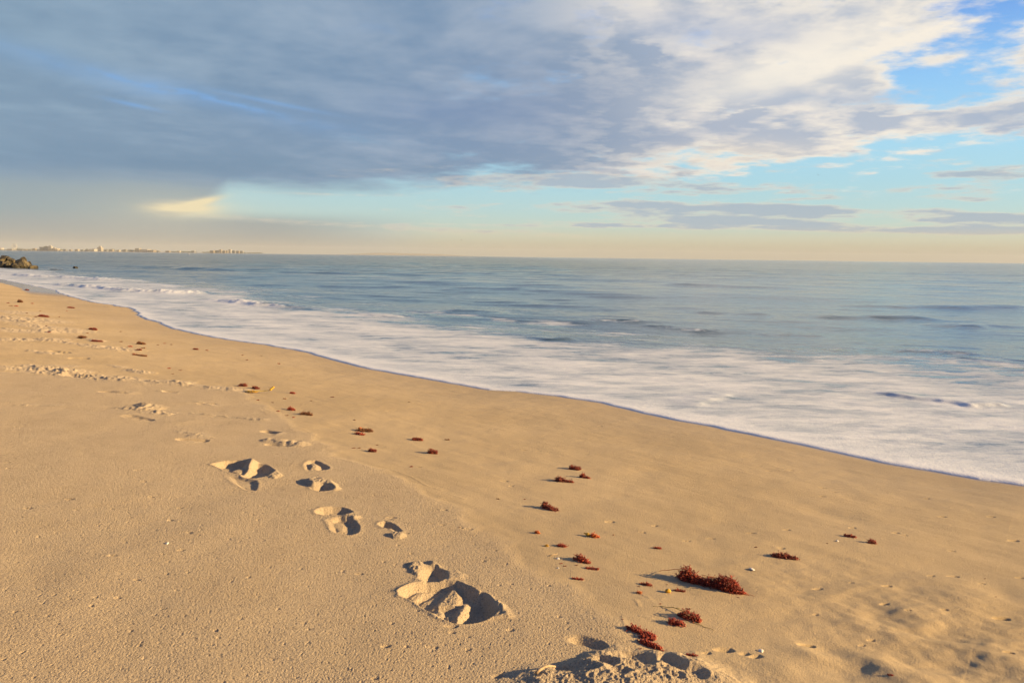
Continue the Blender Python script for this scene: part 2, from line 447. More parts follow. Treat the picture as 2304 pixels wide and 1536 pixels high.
mound((5, 740), (25, 742), .2, .04, 1.0)
# crumbly bands left by the last high swash
for (a, b, w, h) in [((0, 764), (110, 764), .35, .030), ((110, 766), (285, 788), .22, .028), ((0, 828), (150, 836), .30, .030), ((150, 842), (260, 852), .26, .026),
                     ((260, 855), (400, 862), .20, .022), ((400, 864), (540, 878), .16, .018), ((0, 712), (70, 722), .8, .030), ((20, 700), (60, 705), .6, .02),
                     ((60, 730), (150, 745), .5, .025), ((0, 742), (60, 745), .4, .02)]:
    mound(a, b, w, h, 2.0)
for (a, b) in [((775, 1028), (800, 1034)), ((830, 1044), (880, 1052)), ((880, 1056), (925, 1072)), ((925, 1072), (960, 1092)), ((960, 1092), (995, 1102)), ((1010, 1110), (1045, 1122)),
               ((535, 896), (560, 915)), ((560, 912), (600, 930)), ((680, 965), (720, 985)), ((1400, 1390), (1405, 1410)), ((1425, 1352), (1460, 1350)), ((1445, 1340), (1465, 1350)), ((1440, 1388), (1465, 1393)),
               ((1430, 1355), (1437, 1366)), ((1475, 1349), (1490, 1349)), ((1000, 1160), (1020, 1166)), ((978, 1143), (990, 1146))]:
    mound(a, b, .012, .0028, 0)
# trampled sand at the bottom edge
for (a, b, w, h, c) in [((1345, 1480), (1380, 1486), .080, .042, .5), ((1400, 1478), (1450, 1478), .05, .016, .3), ((1440, 1500), (1480, 1500), .09, .030, .4), ((1536, 1488), (1556, 1508), .080, .040, .4),
                        ((1475, 1474), (1515, 1482), .05, .022, .4), ((1290, 1500), (1325, 1508), .06, .020, .6), ((1225, 1528), (1330, 1534), .14, .024, .6), ((1350, 1520), (1470, 1534), .16, .030, .5),
                        ((1490, 1522), (1600, 1534), .12, .026, .4), ((1570, 1505), (1640, 1540), .07, .022, .5), ((1400, 1550), (1600, 1570), .24, .035, .5), ((1220, 1550), (1400, 1570), .2, .03, .6), ((1395, 1500), (1420, 1512), .06, .022, .4)]:
    mound(a, b, w, h * .85, c * .8)
for a, b, w, d in [((1302, 1442), (1345, 1453), .055, .036), ((1408, 1486), (1440, 1492), .095, .045), ((1500, 1496), (1520, 1508), .060, .034), ((1352, 1504), (1372, 1510), .05, .024), ((1462, 1510), (1490, 1514), .05, .022),
                   ((1425, 1520), (1450, 1526), .06, .02), ((1300, 1520), (1325, 1524), .06, .018), ((1540, 1522), (1570, 1530), .06, .022), ((1380, 1530), (1400, 1534), .05, .02), ((1260, 1512), (1275, 1516), .04, .014), ((1500, 1530), (1520, 1536), .05, .02)]:
    pit(a, b, w, d * .7, .5)
# holes and hollows over the smooth side
HOLES = [(1995, 1318, 13, .010), (1990, 1358, 11, .009), (1918, 1187, 8, .008), (1770, 1192, 9, .008), (1758, 1233, 9, .009), (1840, 1322, 12, .007), (2015, 1199, 9, .008), (2035, 1205, 7, .005),
         (2120, 1163, 9, .007), (2230, 1163, 9, .007), (2085, 1121, 7, .006), (2280, 1217, 13, .008), (2142, 1239, 8, .007), (2095, 1293, 9, .007), (2145, 1294, 14, .008), (2043, 1377, 7, .006), (2125, 1373, 8, .007),
         (1816, 1448, 20, .016), (1630, 1462, 22, .014), (1590, 1470, 10, .010), (1675, 1470, 12, .012), (1700, 1476, 16, .012), (2255, 1387, 18, .014), (2295, 1297, 10, .008), (1852, 1096, 8, .006), (1877, 1106, 7, .005),
         (1850, 1117, 7, .006), (1372, 1176, 12, .008), (1473, 1183, 7, .008), (1445, 1200, 8, .005), (1690, 1200, 10, .005), (1545, 1218, 9, .005), (1600, 1212, 10, .004), (1135, 1082, 9, .008), (1150, 1092, 7, .005),
         (1180, 1012, 5, .006), (1212, 1014, 6, .006), (1350, 958, 6, .006), (1320, 1021, 6, .006), (1245, 960, 5, .006), (1730, 1058, 7, .006), (1780, 1057, 7, .006), (1710, 1048, 5, .004), (1672, 1029, 5, .004),
         (935, 1040, 0, 0), (943, 1051, 6, .006), (890, 978, 5, .006), (875, 925, 5, .005), (1053, 1191, 12, .009), (996, 1182, 8, .006), (970, 1180, 8, .005), (1000, 1148, 8, .006), (880, 1166, 12, .009), (875, 1170, 8, .006),
         (932, 907, 6, .005), (157, 1124, 12, .010), (62, 1144, 11, .010), (312, 1060, 9, .008), (305, 1075, 5, .007), (323, 1084, 8, .008), (365, 1065, 6, .006), (340, 1118, 8, .007), (15, 1043, 7, .007), (18, 1055, 6, .007),
         (253, 1252, 12, .009), (405, 1142, 7, .009), (383, 1171, 9, .011), (408, 1240, 9, .011), (425, 1202, 7, .009), (308, 1304, 9, .009), (265, 1344, 9, .009), (868, 1455, 12, .010), (978, 1458, 9, .008), (965, 1457, 7, .007),
         (1148, 1418, 10, .009), (1015, 1410, 16, .010), (1017, 1424, 9, .008), (1052, 1462, 8, .008), (1120, 1525, 14, .012), (808, 1290, 10, .007), (844, 1530, 9, .008), (590, 1140, 6, .006), (1960, 1435, 10, .008),
         (2270, 1470, 12, .009), (1940, 1445, 8, .007), (1835, 1380, 7, .005), (2210, 1310, 7, .006), (1915, 1310, 6, .006), (620, 1022, 7, .007), (668, 1047, 5, .005), (650, 1045, 5, .005)]
HOLES = [h for h in HOLES if h[2] > 0]
HOLLOWS = [(1460, 1062, 60, .010), (1850, 1148, 70, .016), (1880, 1100, 60, .010), (1640, 1180, 60, .007), (1100, 1040, 50, .006), (1750, 1110, 60, .005), (2150, 1280, 90, .016), (2230, 1250, 90, .014), (2260, 1390, 70, .014),
           (2160, 1420, 110, .016), (2010, 1460, 80, .018), (2130, 1500, 90, .02), (1960, 1380, 80, .008), (2080, 1450, 90, .010), (1860, 1460, 60, .014), (1900, 1500, 70, .012), (2250, 1330, 70, .014), (1600, 1060, 70, .004)]
RISES = [(2190, 1345, 110, .020), (2090, 1375, 70, .012), (1830, 1475, 60, .014), (1980, 1500, 60, .014), (2230, 1460, 90, .014), (2050, 1530, 110, .02), (1760, 1510, 80, .014)]

def sand_detail(X_, Y_, s, al, r):
    """relief on top of base_z, metres; returns height and the masks used by the material"""
    dry, _ = signed(WRACK, X_, Y_)
    dry = -dry                                             # positive on the inland side
    cut = 0.10 * fbm(X_ * 3, Y_ * 3, 3, 71)
    drym = ss(dry + cut, -0.02, 0.10)
    pale = np.zeros_like(X_, dtype=np.float32)
    near = ss(r, 60, 25) * ss(s, -0.1, 0.5)
    h = 0.010 * fbm(X_ * 0.9, Y_ * 0.9, 3, 11) * near + 0.004 * fbm(X_ * 3.1, Y_ * 3.1, 3, 12) * near
    # wind and swash ripples running roughly along the shore on the smooth side
    h += 0.0022 * fbm((Y_ - X_) * .85, (X_ + Y_) * 4.9, 3, 14) * (1 - drym) * near
    lowr = ss(X_, 0.6, 1.8) * ss(r, 4.6, 3.2)
    h += lowr * 0.019 * fbm(X_ * 4.0 + Y_ * 1.5, Y_ * 5.0 - X_ * 1.5, 3, 21)
    h += drym * 0.004
    return h.astype(np.float64), drym, pale, near

def apply_features(V, H, pale, r):
    X_, Y_ = V[..., 0], V[..., 1]
    pk = np.zeros_like(H); 
    for i, (kind, a, b, w, hh, soft, cr) in enumerate(F):
        if kind == 'area':
            pg = poly_px(a); cx, cy = pg.mean(0); R_ = float(np.hypot(*(pg - [cx, cy]).T).max()) + .03
        else:
            A_, B_ = pt(*a), pt(*b)
            dx_, dy_ = B_[0] - A_[0], B_[1] - A_[1]; ln = math.hypot(dx_, dy_) or 1e-6
            dx_, dy_ = dx_ / ln, dy_ / ln
            R_ = w * 2.2 + ln * .5
            cx, cy = (A_[0] + B_[0]) / 2, (A_[1] + B_[1]) / 2
        rc = math.hypot(cx, cy)
        rows = np.where((RAD > rc - R_) & (RAD < rc + R_))[0]
        if not len(rows): continue
        th = math.atan2(cx, cy); dth = R_ / rc
        cols = np.where((ANG > th - dth) & (ANG < th + dth))[0]
        if not len(cols): continue
        sl0 = (slice(rows[0], rows[-1] + 1), slice(cols[0], cols[-1] + 1))
        x, y = X_[sl0], Y_[sl0]
        if kind == 'area':
            xw = x + .006 * fbm(x * 22, y * 22, 2, i + 300) * (1 + cr); yw = y + .006 * fbm(x * 22 + 9, y * 22, 2, i + 400) * (1 + cr)
            sd = np.full(x.shape, 1e9); ins = np.zeros(x.shape, bool); n_ = len(pg)
            for k in range(n_):
                p0, p1 = pg[k], pg[(k + 1) % n_]; e = p1 - p0
                wx_, wy_ = xw - p0[0], yw - p0[1]
                t = np.clip((wx_ * e[0] + wy_ * e[1]) / (e @ e), 0, 1)
                sd = np.minimum(sd, (wx_ - e[0] * t) ** 2 + (wy_ - e[1] * t) ** 2)
                ins ^= ((p0[1] > yw) != (p1[1] > yw)) & (xw < (p1[0] - p0[0]) * (yw - p0[1]) / (p1[1] - p0[1] + 1e-12) + p0[0])
            sd = np.where(ins, np.sqrt(sd), -np.sqrt(sd))
            du = np.clip(((x - cx) * sun_dir.x + (y - cy) * sun_dir.y) / R_ * 1.6, -1, 1) * (1 if hh > 0 else -1)
            m = ss(sd, -.003, abs(soft) * (1 + (1.6 * np.clip(du, 0, 1) if soft > 0 else 0)))
            l1 = 0.30 - np.abs(gnoise(x * 17 + i, y * 17, 80 + i)) * 1.4; l2 = 0.28 - np.abs(gnoise(x * 40, y * 40, 90 + i)) * 1.4
            l3 = 0.28 - np.abs(gnoise(x * 80, y * 80, 95 + i)) * 1.4
            H[sl0] += hh * m + m * cr * (0.007 * l1 + 0.007 * l2 + 0.006 * l3)
            if hh > 0: pale[sl0] = np.maximum(pale[sl0], m * min(cr, 1.0) * .8)
            else: H[sl0] += .12 * -hh * np.exp(-((sd + .012) / .012) ** 2)
            continue
        rx, ry = x - A_[0], y - A_[1]
        t = rx * dx_ + ry * dy_
        tc_ = np.clip(t, 0, ln)
        px_, py_ = rx - dx_ * tc_, ry - dy_ * tc_
        d = np.hypot(px_, py_) / (w * .5)
        wob = fbm(x * (9 if cr < 1 else 16), y * (9 if cr < 1 else 16), 3, 40 + i)
        if kind == 'mound': d = d * (1 - .42 * ss(((x - cx) * sun_dir.x + (y - cy) * sun_dir.y) / (w * .5), -.6, .9))
        d = d + wob * (0.22 if kind == 'pit' else 0.38)
        if kind == 'pit':
            lee = np.clip(((cx - x) * sun_dir.x + (cy - y) * sun_dir.y) / (ln * .5 + w * .5), 0, 1)
            so = soft + .45 * lee
            m = 1 - ss((d - 1 + so) / (2 * so), 0, 1)
            add = hh * m * (0.85 + 0.3 * gnoise(x * 14, y * 14, i))
            rim = np.exp(-((d - 1.25) / 0.22) ** 2) * (-hh) * 0.10
            add = add + rim
            if cr: add = add + m * cr * 0.02 * fbm(x * 45, y * 45, 3, 60 + i, .6)
        else:
            m = np.exp(-np.clip(d, 0, 9) ** 2 * 0.9)
            m = m * ss(m, 0.04, 0.25)
            l1 = 0.35 - np.abs(gnoise(x * 15 + i, y * 15, 80 + i)) * 1.5        # rounded clods with creases between
            l2 = 0.30 - np.abs(gnoise(x * 36, y * 36, 90 + i)) * 1.4
            br = ss(gnoise(x * 8, y * 8, 95 + i), -.25, .15)
            add = hh * m * (0.70 + min(cr, 1.5) * (0.75 * l1 + 0.45 * l2 * br)) + m * min(cr, 1.0) * 0.0035 * fbm(x * 70, y * 70, 3, 90 + i, .6) * br
            if cr > 1.0: add = add * (0.35 + 0.65 * br)
            pale[sl0] = np.maximum(pale[sl0], ss(m, .1, .5) * min(cr, 1.0))
        H[sl0] += add
        if cr > .5 or abs(hh) > .03: pk[sl0] = np.maximum(pk[sl0], ss(m, .02, .3))
    for lst, sg in ((HOLES, -1), (HOLLOWS, -1), (RISES, 1)):
        for (px_, py_, rad, dep) in lst:
            c = pt(px_, py_); e = pt(px_ + rad, py_)
            big = lst is not HOLES
            w = abs(e[0] - c[0]) * (0.62 if not big else .9)
            R_ = w * 3; rc = math.hypot(c[0], c[1]); th = math.atan2(c[0], c[1])
            rows = np.where((RAD > rc - R_) & (RAD < rc + R_))[0]; cols = np.where((ANG > th - R_ / rc) & (ANG < th + R_ / rc))[0]
            if not len(rows) or not len(cols): continue
            sl0 = (slice(rows[0], rows[-1] + 1), slice(cols[0], cols[-1] + 1))
            x, y = X_[sl0] - c[0], Y_[sl0] - c[1]
            rot = ((px_ * 7 + py_ * 13) % 100) / 100 * 3.1
            rot = rot if big else rot * .2
            if not big:
                x = x - w * .6; x = np.where(x < 0, x / 2.6, x)
            q = ((x * math.cos(rot) + y * math.sin(rot)) / w) ** 2 + ((-x * math.sin(rot) + y * math.cos(rot)) / (w * .62)) ** 2
            if big: H[sl0] += sg * dep * .66 * np.exp(-q * .9)
            else:
                H[sl0] += -dep * (1 - ss(np.sqrt(q), .55, 1.05))
    return H, pale, pk

# sheet of sand: rings around the viewpoint, closely spaced where the photograph looks closely
rr = [0.25]
while rr[-1] < 8000:
    q = rr[-1]
    rr.append(q + (0.05 if q < 1.7 else 0.0032 if q < 2.4 else 0.0016 * q if q < 4 else 0.0019 * q if q < 9 else 0.0045 * q if q < 25 else 0.02 * q if q < 120 else .25 * q))
rr[-1] = 9300.0
RAD = np.array(rr)
aa = np.concatenate([np.linspace(-180, -48, 60)[:-1], np.linspace(-48, -36, 60)[:-1], np.linspace(-36, 36, 1300)[:-1], np.linspace(36, 48, 60)[:-1], np.linspace(48, 180, 60)])
ANG = np.radians(aa)
RR, TT = np.meshgrid(RAD, ANG, indexing='ij')
XX, YY = RR * np.sin(TT), RR * np.cos(TT)
S_, AL_ = shore_s(XX, YY)
Hd, drym, pale, nearm = sand_detail(XX, YY, S_, AL_, RR)
VV = np.stack([XX, YY, np.zeros_like(XX)], -1)
Hd, pale, pk = apply_features(VV, Hd, pale, RR)
# let steep sides slump to the slope that loose damp sand will hold
i0, i1 = np.searchsorted(RAD, 2.0), np.searchsorted(RAD, 9.0); j0, j1 = np.searchsorted(ANG, math.radians(-36)), np.searchsorted(ANG, math.radians(20))
hs = Hd[i0:i1, j0:j1].astype(np.float32).copy()
d0 = np.diff(RAD[i0:i1])[:, None].astype(np.float32) * .58
d1 = (RAD[i0:i1, None] * np.diff(ANG[j0:j1])[None, :]).astype(np.float32) * .58
for _ in range(64):
    g = np.diff(hs, axis=0); e = (g - np.clip(g, -d0, d0)) * .24; hs[:-1] += e; hs[1:] -= e
    g = np.diff(hs, axis=1); e = (g - np.clip(g, -d1, d1)) * .24; hs[:, :-1] += e; hs[:, 1:] -= e
crisp = fbm(XX[i0:i1, j0:j1] * 60, YY[i0:i1, j0:j1] * 60, 3, 501, .6) * .0022 * pale[i0:i1, j0:j1]
Hd[i0:i1, j0:j1] = hs + crisp
# grain you can see: fine pitting, stronger on the dry side
g1 = gnoise(XX * 150, YY * 150, 31); g2 = gnoise(XX * 85, YY * 85, 32); g3 = gnoise(XX * 38, YY * 38, 33)
gr = ss(RR, 9, 4) * (0.35 + 0.65 * drym) * ss(S_, .2, 1.5)
Hd += (gr * (0.0017 * g1 + 0.0010 * g2 - 0.012 * np.clip(g2 - 0.30, 0, 1) * drym - 0.020 * np.clip(g3 - 0.40, 0, 1) * drym)).astype(np.float64)
wetm = ss(S_, 1.5, 1.2) * ss(YY, 27, 33)
wetm = np.maximum(wetm, ss(S_, .10, .02) * 0.8)
wetm = np.maximum(wetm, 0.22 * ss(S_ + .5 * fbm(XX * .8, YY * .8, 2, 19), 2.2, .3) * ss(S_, -.1, .1))
VV[..., 2] = base_z(S_) + Hd * ss(S_, 0.0, 0.25)
# ------------------------------------------------------------------ materials
def new_mat(name):
    m = bpy.data.materials.new(name); m.use_nodes = True
    n = m.node_tree; X.nt = n
    b = n.nodes['Principled BSDF']
    return m, b
def link(x, sock): X.nt.links.new(x.s, sock)
def attr(name):
    n = X.nt.nodes.new('ShaderNodeAttribute'); n.attribute_name = name
    return X(n.outputs['Fac'])
def objco():
    n = X.nt.nodes.new('ShaderNodeTexCoord'); return X(n.outputs['Object'])
def geopos():
    n = X.nt.nodes.new('ShaderNodeNewGeometry'); return X(n.outputs['Position'])
def bump(h, dist, strength=1.0, prev=None):
    n = X.nt.nodes.new('ShaderNodeBump'); link(h, n.inputs['Height'])
    n.inputs['Distance'].default_value = dist; n.inputs['Strength'].default_value = strength
    if prev: link(prev, n.inputs['Normal'])
    return X(n.outputs[0])
def vscale(v, sc):
    n = X.nt.nodes.new('ShaderNodeVectorMath'); n.operation = 'MULTIPLY'; link(v, n.inputs[0]); n.inputs[1].default_value = sc
    return X(n.outputs[0])

sand_mat, b = new_mat('beach_sand')
p = geopos()
dry_, wet_, pale_ = attr('dry'), attr('wet'), attr('pale')
big = noise(p, 0.55, 4, 0.55); mid = noise(p, 3.2, 5, 0.6); fine = noise(p, 170, 3, 0.65); spk = noise(p, 420, 2, 0.6)
c = mixc(sstep(big, 0.35, 0.65), (0.46, 0.355, 0.215), (0.52, 0.405, 0.25))
c = mixc(dry_ * 0.75, c, (0.525, 0.425, 0.30))
c = mixc(sstep(mid, 0.40, 0.70) * 0.30, c, (0.425, 0.33, 0.215))
c = mixc(pale_ * 0.75, c, (0.50, 0.41, 0.295))
c = mixc(sstep(fine, 0.56, 0.66) * (dry_ * 0.38 + 0.32), c, (0.15, 0.105, 0.075))
c = mixc(sstep(noise(p, 88, 3, 0.7), 0.57, 0.68) * (dry_ * 0.42 + 0.12), c, (0.17, 0.125, 0.09))
c = mixc(sstep(spk, 0.66, 0.72) * 0.40, c, (0.80, 0.68, 0.50))
c = mixc(wet_ * 0.8, c, (0.22, 0.19, 0.16))
link(c, b.inputs['Base Color'])
link(lstep(wet_, 0, 1, 0.92, 0.16), b.inputs['Roughness'])
b.inputs['Specular IOR Level'].default_value = 0.2
b.inputs['Diffuse Roughness'].default_value = 0.12
h = fine * 1.0 + noise(p, 75, 3, 0.6) * 0.6 + noise(p, 330, 2, 0.6) * 0.6
amp = (dry_ * 0.6 + 0.4) * (1.0 - wet_)
link(bump(h * amp, 0.0065, 1.0), b.inputs['Normal'])
keep = np.ones((len(RAD) - 1, len(ANG) - 1), bool)
sand = grid_mesh('sand', VV, keep, sand_mat, {'dry': drym, 'wet': wetm, 'pale': pale})
tag(sand, 'wide pale brown sand beach sloping to the water, with footprints', kind='structure')
# ------------------------------------------------------------------ sea
qq = [3.0]
while qq[-1] < 9000:
    q = qq[-1]
    qq.append(q + (0.0018 * q if q < 14 else 0.0030 * q if q < 20 else 0.0042 * q if q < 40 else 0.008 * q if q < 160 else 0.03 * q))
qq[-1] = 9000.0
WR = np.array(qq)
wa_ = np.concatenate([np.linspace(-178, -48, 70)[:-1], np.linspace(-48, -36, 60)[:-1], np.linspace(-36, 36, 1150)[:-1], np.linspace(36, 48, 60)[:-1], np.linspace(48, 178, 70)])
WT = np.radians(wa_)
R2, T2 = np.meshgrid(WR, WT, indexing='ij')
X2, Y2 = R2 * np.sin(T2), R2 * np.cos(T2)
S2, A2 = shore_s(X2, Y2)
U = -S2
lipn = 0.75 + 0.5 * gnoise(A2 * 0.8, A2 * 0 + .3, 7) + 0.25 * gnoise(A2 * 4, A2 * 0 + .3, 8)
up = np.maximum(U, 0)
Z = 0.004 + 0.036 * (1 - np.exp(-up / 0.04)) * (0.42 + 0.58 * lipn * np.exp(-up / 0.16))
Z = np.where(U < 0, base_z(S2) - 0.02 - 0.12 * np.minimum(-U, .5), Z)
foamtex = fbm(X2 * 9, Y2 * 9, 3, 51)
Z = Z + ss(U, .02, .1) * np.exp(-up / .5) * 0.0022 * fbm(X2 * 20, Y2 * 20, 3, 52, .6) * ss(U, .05, .2) * ss(R2, 16, 9)
inner = ss(U, .1, 1.0)
Z = Z + inner * (0.008 * fbm((Y2 - X2) * .35, (X2 + Y2) * .9, 4, 53) + 0.003 * fbm(X2 * 3, Y2 * 6, 3, 54)) * ss(R2, 60, 25)
sea = ss(U, 3.0, 11.0)
cell = np.maximum(R2 * 0.0042, 0.01)
rng = random.Random(4)
for k in range(34):
    lam = 0.5 * 1.155 ** k * rng.uniform(.9, 1.1)
    th = math.radians(rng.gauss(58, 24))
    kx, ky = math.cos(th) * 2 * math.pi / lam, math.sin(th) * 2 * math.pi / lam
    amp = min(0.0033 * lam ** 0.9, 0.032) * (1 - .35 * ss(X2, 0, 14))
    fade = ss(lam / cell, 2.5, 6)
    ph = kx * X2 + ky * Y2 + rng.uniform(0, 6.28) + 1.3 * gnoise(X2 / lam / 4, Y2 / lam / 4, 100 + k)
    env = 0.6 + 0.9 * gnoise(X2 / lam / 6 + 5, Y2 / lam / 6, 150 + k)
    Z = Z + sea * fade * amp * env * (np.sin(ph) + 0.25 * np.sin(2 * ph + 1.2))
CREST = np.zeros_like(Z)
for (a, b, w, h, fo) in [((255, 655), (450, 660), 1.3, .17, .9), ((470, 674), (680, 694), 1.0, .13, .7), ((0, 618), (280, 632), 1.6, .18, .8), ((130, 640), (300, 655), .8, .14, .9), ((1290, 722), (1450, 724), .9, .035, .65),
                        ((1450, 728), (1610, 744), .8, .045, .75), ((1900, 686), (2330, 692), 2.4, .15, 0), ((1820, 714), (2100, 716), 1.6, .14, 0), ((2140, 738), (2330, 733), 1.2, .10, 0),
                        ((1560, 698), (1740, 708), 1.3, .10, 0), ((1000, 648), (1180, 650), 2.6, .07, 0), ((1130, 636), (1300, 640), 3.0, .08, 0), ((700, 640), (900, 644), 2.0, .08, 0), ((1980, 882), (2150, 906), .28, .040, .2),
                        ((2170, 912), (2262, 910), .30, .050, .3), ((1555, 912), (1640, 884), .35, .022, .2), ((1220, 764), (1285, 762), .5, .05, .1), ((800, 706), (900, 712), .8, .06, .5), ((1000, 700), (1130, 706), .8, .05, .5),
                        ((1700, 748), (1860, 756), .7, .05, .45), ((2010, 790), (2200, 800), .6, .045, .2), ((300, 600), (520, 606), 4.0, .25, 0), ((560, 610), (800, 615), 4.0, .22, 0), ((1500, 640), (1800, 650), 3.0, .16, 0)]:
    P0, P1 = on_level(*a, 0.03), on_level(*b, 0.03)
    d_ = P1 - P0; ln = math.hypot(*d_); d_ /= ln
    rx, ry = X2 - P0[0], Y2 - P0[1]
    t = (rx * d_[0] + ry * d_[1]) / ln
    c_ = rx * -d_[1] + ry * d_[0]                       # positive: away from the viewer
    c_ = c_ - w * 0.5 * gnoise(t * ln / (w * 2.5), t * 0, int(a[0])) - w * .25 * gnoise(t * ln / (w * .7), t * 0, int(a[0]) + 1)
    e_ = ss(t, -0.12, 0.18) * ss(t, 1.12, 0.82) * (0.75 + .5 * gnoise(t * ln / w / 1.5, t * 0 + 2, int(a[1])))
    near_ = np.exp(-(c_ / (w * .30)) ** 2); far_ = np.exp(-(c_ / (w * .85)) ** 2)
    prof = np.where(c_ < 0, near_, far_)
    lump = 1 + fo * .5 * fbm(X2 * 4, Y2 * 4, 3, int(a[0]) + 9)
    Z = Z + h * prof * e_ * lump
    CREST = np.maximum(CREST, fo * np.exp(-((c_ + w * .12) / (w * .34)) ** 2) * e_ * (0.7 + .9 * fbm(X2 * 1.6, Y2 * 2.2, 3, int(a[0]) + 3)))
C2 = (X2 + Y2) * .707; B2 = (Y2 - X2) * .707
edge = 6.5 + 2.6 * fbm(B2 * 0.16, C2 * 0.18, 3, 61)
dense = ss(U, edge + 2.2, edge - 2.6)
lace = ss(U, edge + 5.5, edge + .5) * (0.34 + 0.7 * fbm(B2 * .4, C2 * .9, 4, 62))
dens_var = 1.0 + 0.55 * fbm(B2 * 0.35, C2 * 0.7, 4, 63)
foam = np.maximum(dense * dens_var, lace * .95)
foam = np.maximum(foam, CREST)
front = np.exp(-(np.maximum(U, 0) / (0.26 + .12 * gnoise(A2 * 1.1, A2 * 0 + .7, 9))) ** 1.4)
foam = np.where(U < 0.9, np.maximum(foam, ss(U, .9, .1) * .9), foam)

wm, b = new_mat('sea_water')
p = geopos()
fo_, fr_ = attr('foam'), attr('front')
pr = X.nt.nodes.new('ShaderNodeMapping'); link(p, pr.inputs[0])
pr.inputs['Rotation'].default_value = (0, 0, math.radians(12)); pr.inputs['Scale'].default_value = (0.42, 1.0, 1.0)
ps = X(pr.outputs[0])
b.inputs['Base Color'].default_value = (0.045, 0.088, 0.135, 1)
b.inputs['Roughness'].default_value = 0.09
b.inputs['IOR'].default_value = 1.33
n1_, n2_, n3_ = noise(ps, 0.9, 5, 0.6, 0.3), noise(ps, 5.0, 4, 0.6, 0.3), noise(ps, 22.0, 3, 0.6)
calm = 1.0 - sstep(fo_, 0.1, 0.7) * 0.8
sp_ = X.nt.nodes.new('ShaderNodeVectorMath'); sp_.operation = 'LENGTH'; link(p, sp_.inputs[0])
sx_ = X.nt.nodes.new('ShaderNodeSeparateXYZ'); link(p, sx_.inputs[0])
off = sstep(X(sp_.outputs['Value']), 25, 160) * (1.0 - sstep(X(sx_.outputs[0]), -5, 60) * 0.55)                # rougher water outside the surf
n0_ = noise(ps, 0.35, 4, 0.6, 0.3)
bn = bump(n0_ * off, 1.6, 1.0)
bn = bump(n1_ * calm * (off * 2.4 + 1.0), 0.06, 1.0, bn)
bn = bump(n2_ * calm, 0.012, 1.0, bn)
bn = bump(n3_ * calm, 0.003, 1.0, bn)
link(bn, b.inputs['Normal'])
# froth lying on the water
f = X.nt.nodes.new('ShaderNodeBsdfPrincipled')
ft = noise(ps, 1.6, 8, 0.62, 0.5); ft2 = noise(ps, 9.0, 6, 0.65, 0.6); ft3 = noise(p, 45.0, 4, 0.65)
tex = (ft - 0.5) * 1.5 + (ft2 - 0.5) * 1.0
vo = X.nt.nodes.new('ShaderNodeTexVoronoi'); vo.feature = 'DISTANCE_TO_EDGE'; vo.inputs['Scale'].default_value = 1.9
wv_ = X.nt.nodes.new('ShaderNodeVectorMath'); wv_.operation = 'MULTIPLY_ADD'; link(noise(ps, 2.2, 5, .6, out=1), wv_.inputs[0]); wv_.inputs[1].default_value = (1.1, 1.1, 0); link(ps, wv_.inputs[2])
X.nt.links.new(wv_.outputs[0], vo.inputs['Vector'])
hole = sstep(X(vo.outputs['Distance']), 0.06, 0.30)          # the open cells of the foam net
mask = sstep(fo_ - hole * 0.27 * (1.0 - fr_) + tex * (1.0 - fr_) * 0.85, 0.30, 0.72)
tone = sstep(tex - hole * 0.30 * (1.0 - fr_) + 0.08 + (ft3 - 0.5) * 0.4 + (fo_ - 0.9) * 0.8, -0.45, 0.60)
fc = mixc(tone, (0.36, 0.43, 0.53), (0.80, 0.83, 0.87))
fc = mixc(fr_ * 0.85, fc, (0.86, 0.88, 0.92))
fc = mixc(attr('crest'), fc, (0.86, 0.88, 0.92))
link(fc, f.inputs['Base Color']); f.inputs['Roughness'].default_value = 0.5
f.inputs['Specular IOR Level'].default_value = 0.35
fh = ft2 * 0.5 + ft3 * 0.5
link(bump(fh, 0.012, 0.7, bump(ft, 0.03, .6)), f.inputs['Normal'])
mx = X.nt.nodes.new('ShaderNodeMixShader')
link(mask, mx.inputs[0]); X.nt.links.new(b.outputs[0], mx.inputs[1]); X.nt.links.new(f.outputs[0], mx.inputs[2])
om = [n for n in X.nt.nodes if n.type == 'OUTPUT_MATERIAL'][0]
X.nt.links.new(mx.outputs[0], om.inputs[0])
W3 = np.stack([X2, Y2, Z], -1)
keepw = (np.maximum(np.maximum(U[:-1, :-1], U[1:, 1:]), np.maximum(U[1:, :-1], U[:-1, 1:])) > -0.25)
water = grid_mesh('sea_water', W3, keepw, wm, {'foam': foam, 'front': front * (U > -0.3), 'crest': np.clip(CREST, 0, 1)})
tag(water, 'calm blue sea with small waves and a sheet of white foam sliding up the beach', kind='structure')
# ------------------------------------------------------------------ things lying on the beach
def ground_z(x, y):
    r = math.hypot(x, y); t = math.atan2(x, y)
    i = int(np.clip(np.searchsorted(RAD, r) - 1, 0, len(RAD) - 2)); j = int(np.clip(np.searchsorted(ANG, t) - 1, 0, len(ANG) - 2))
    u = (r - RAD[i]) / (RAD[i + 1] - RAD[i]); v = (t - ANG[j]) / (ANG[j + 1] - ANG[j])
    q = VV[i:i + 2, j:j + 2, 2]
    return float((q[0, 0] * (1 - v) + q[0, 1] * v) * (1 - u) + (q[1, 0] * (1 - v) + q[1, 1] * v) * u)
def gp(px, py):
    p = pt(px, py)
    return Vector((p[0], p[1], ground_z(p[0], p[1])))
def px_scale(p):                                            # photograph pixels per metre at a point
    v = CAM_M.to_3x3().inverted() @ (Vector(p) - Vector((0, 0, CAM_H)))
    return FPX / -v.z

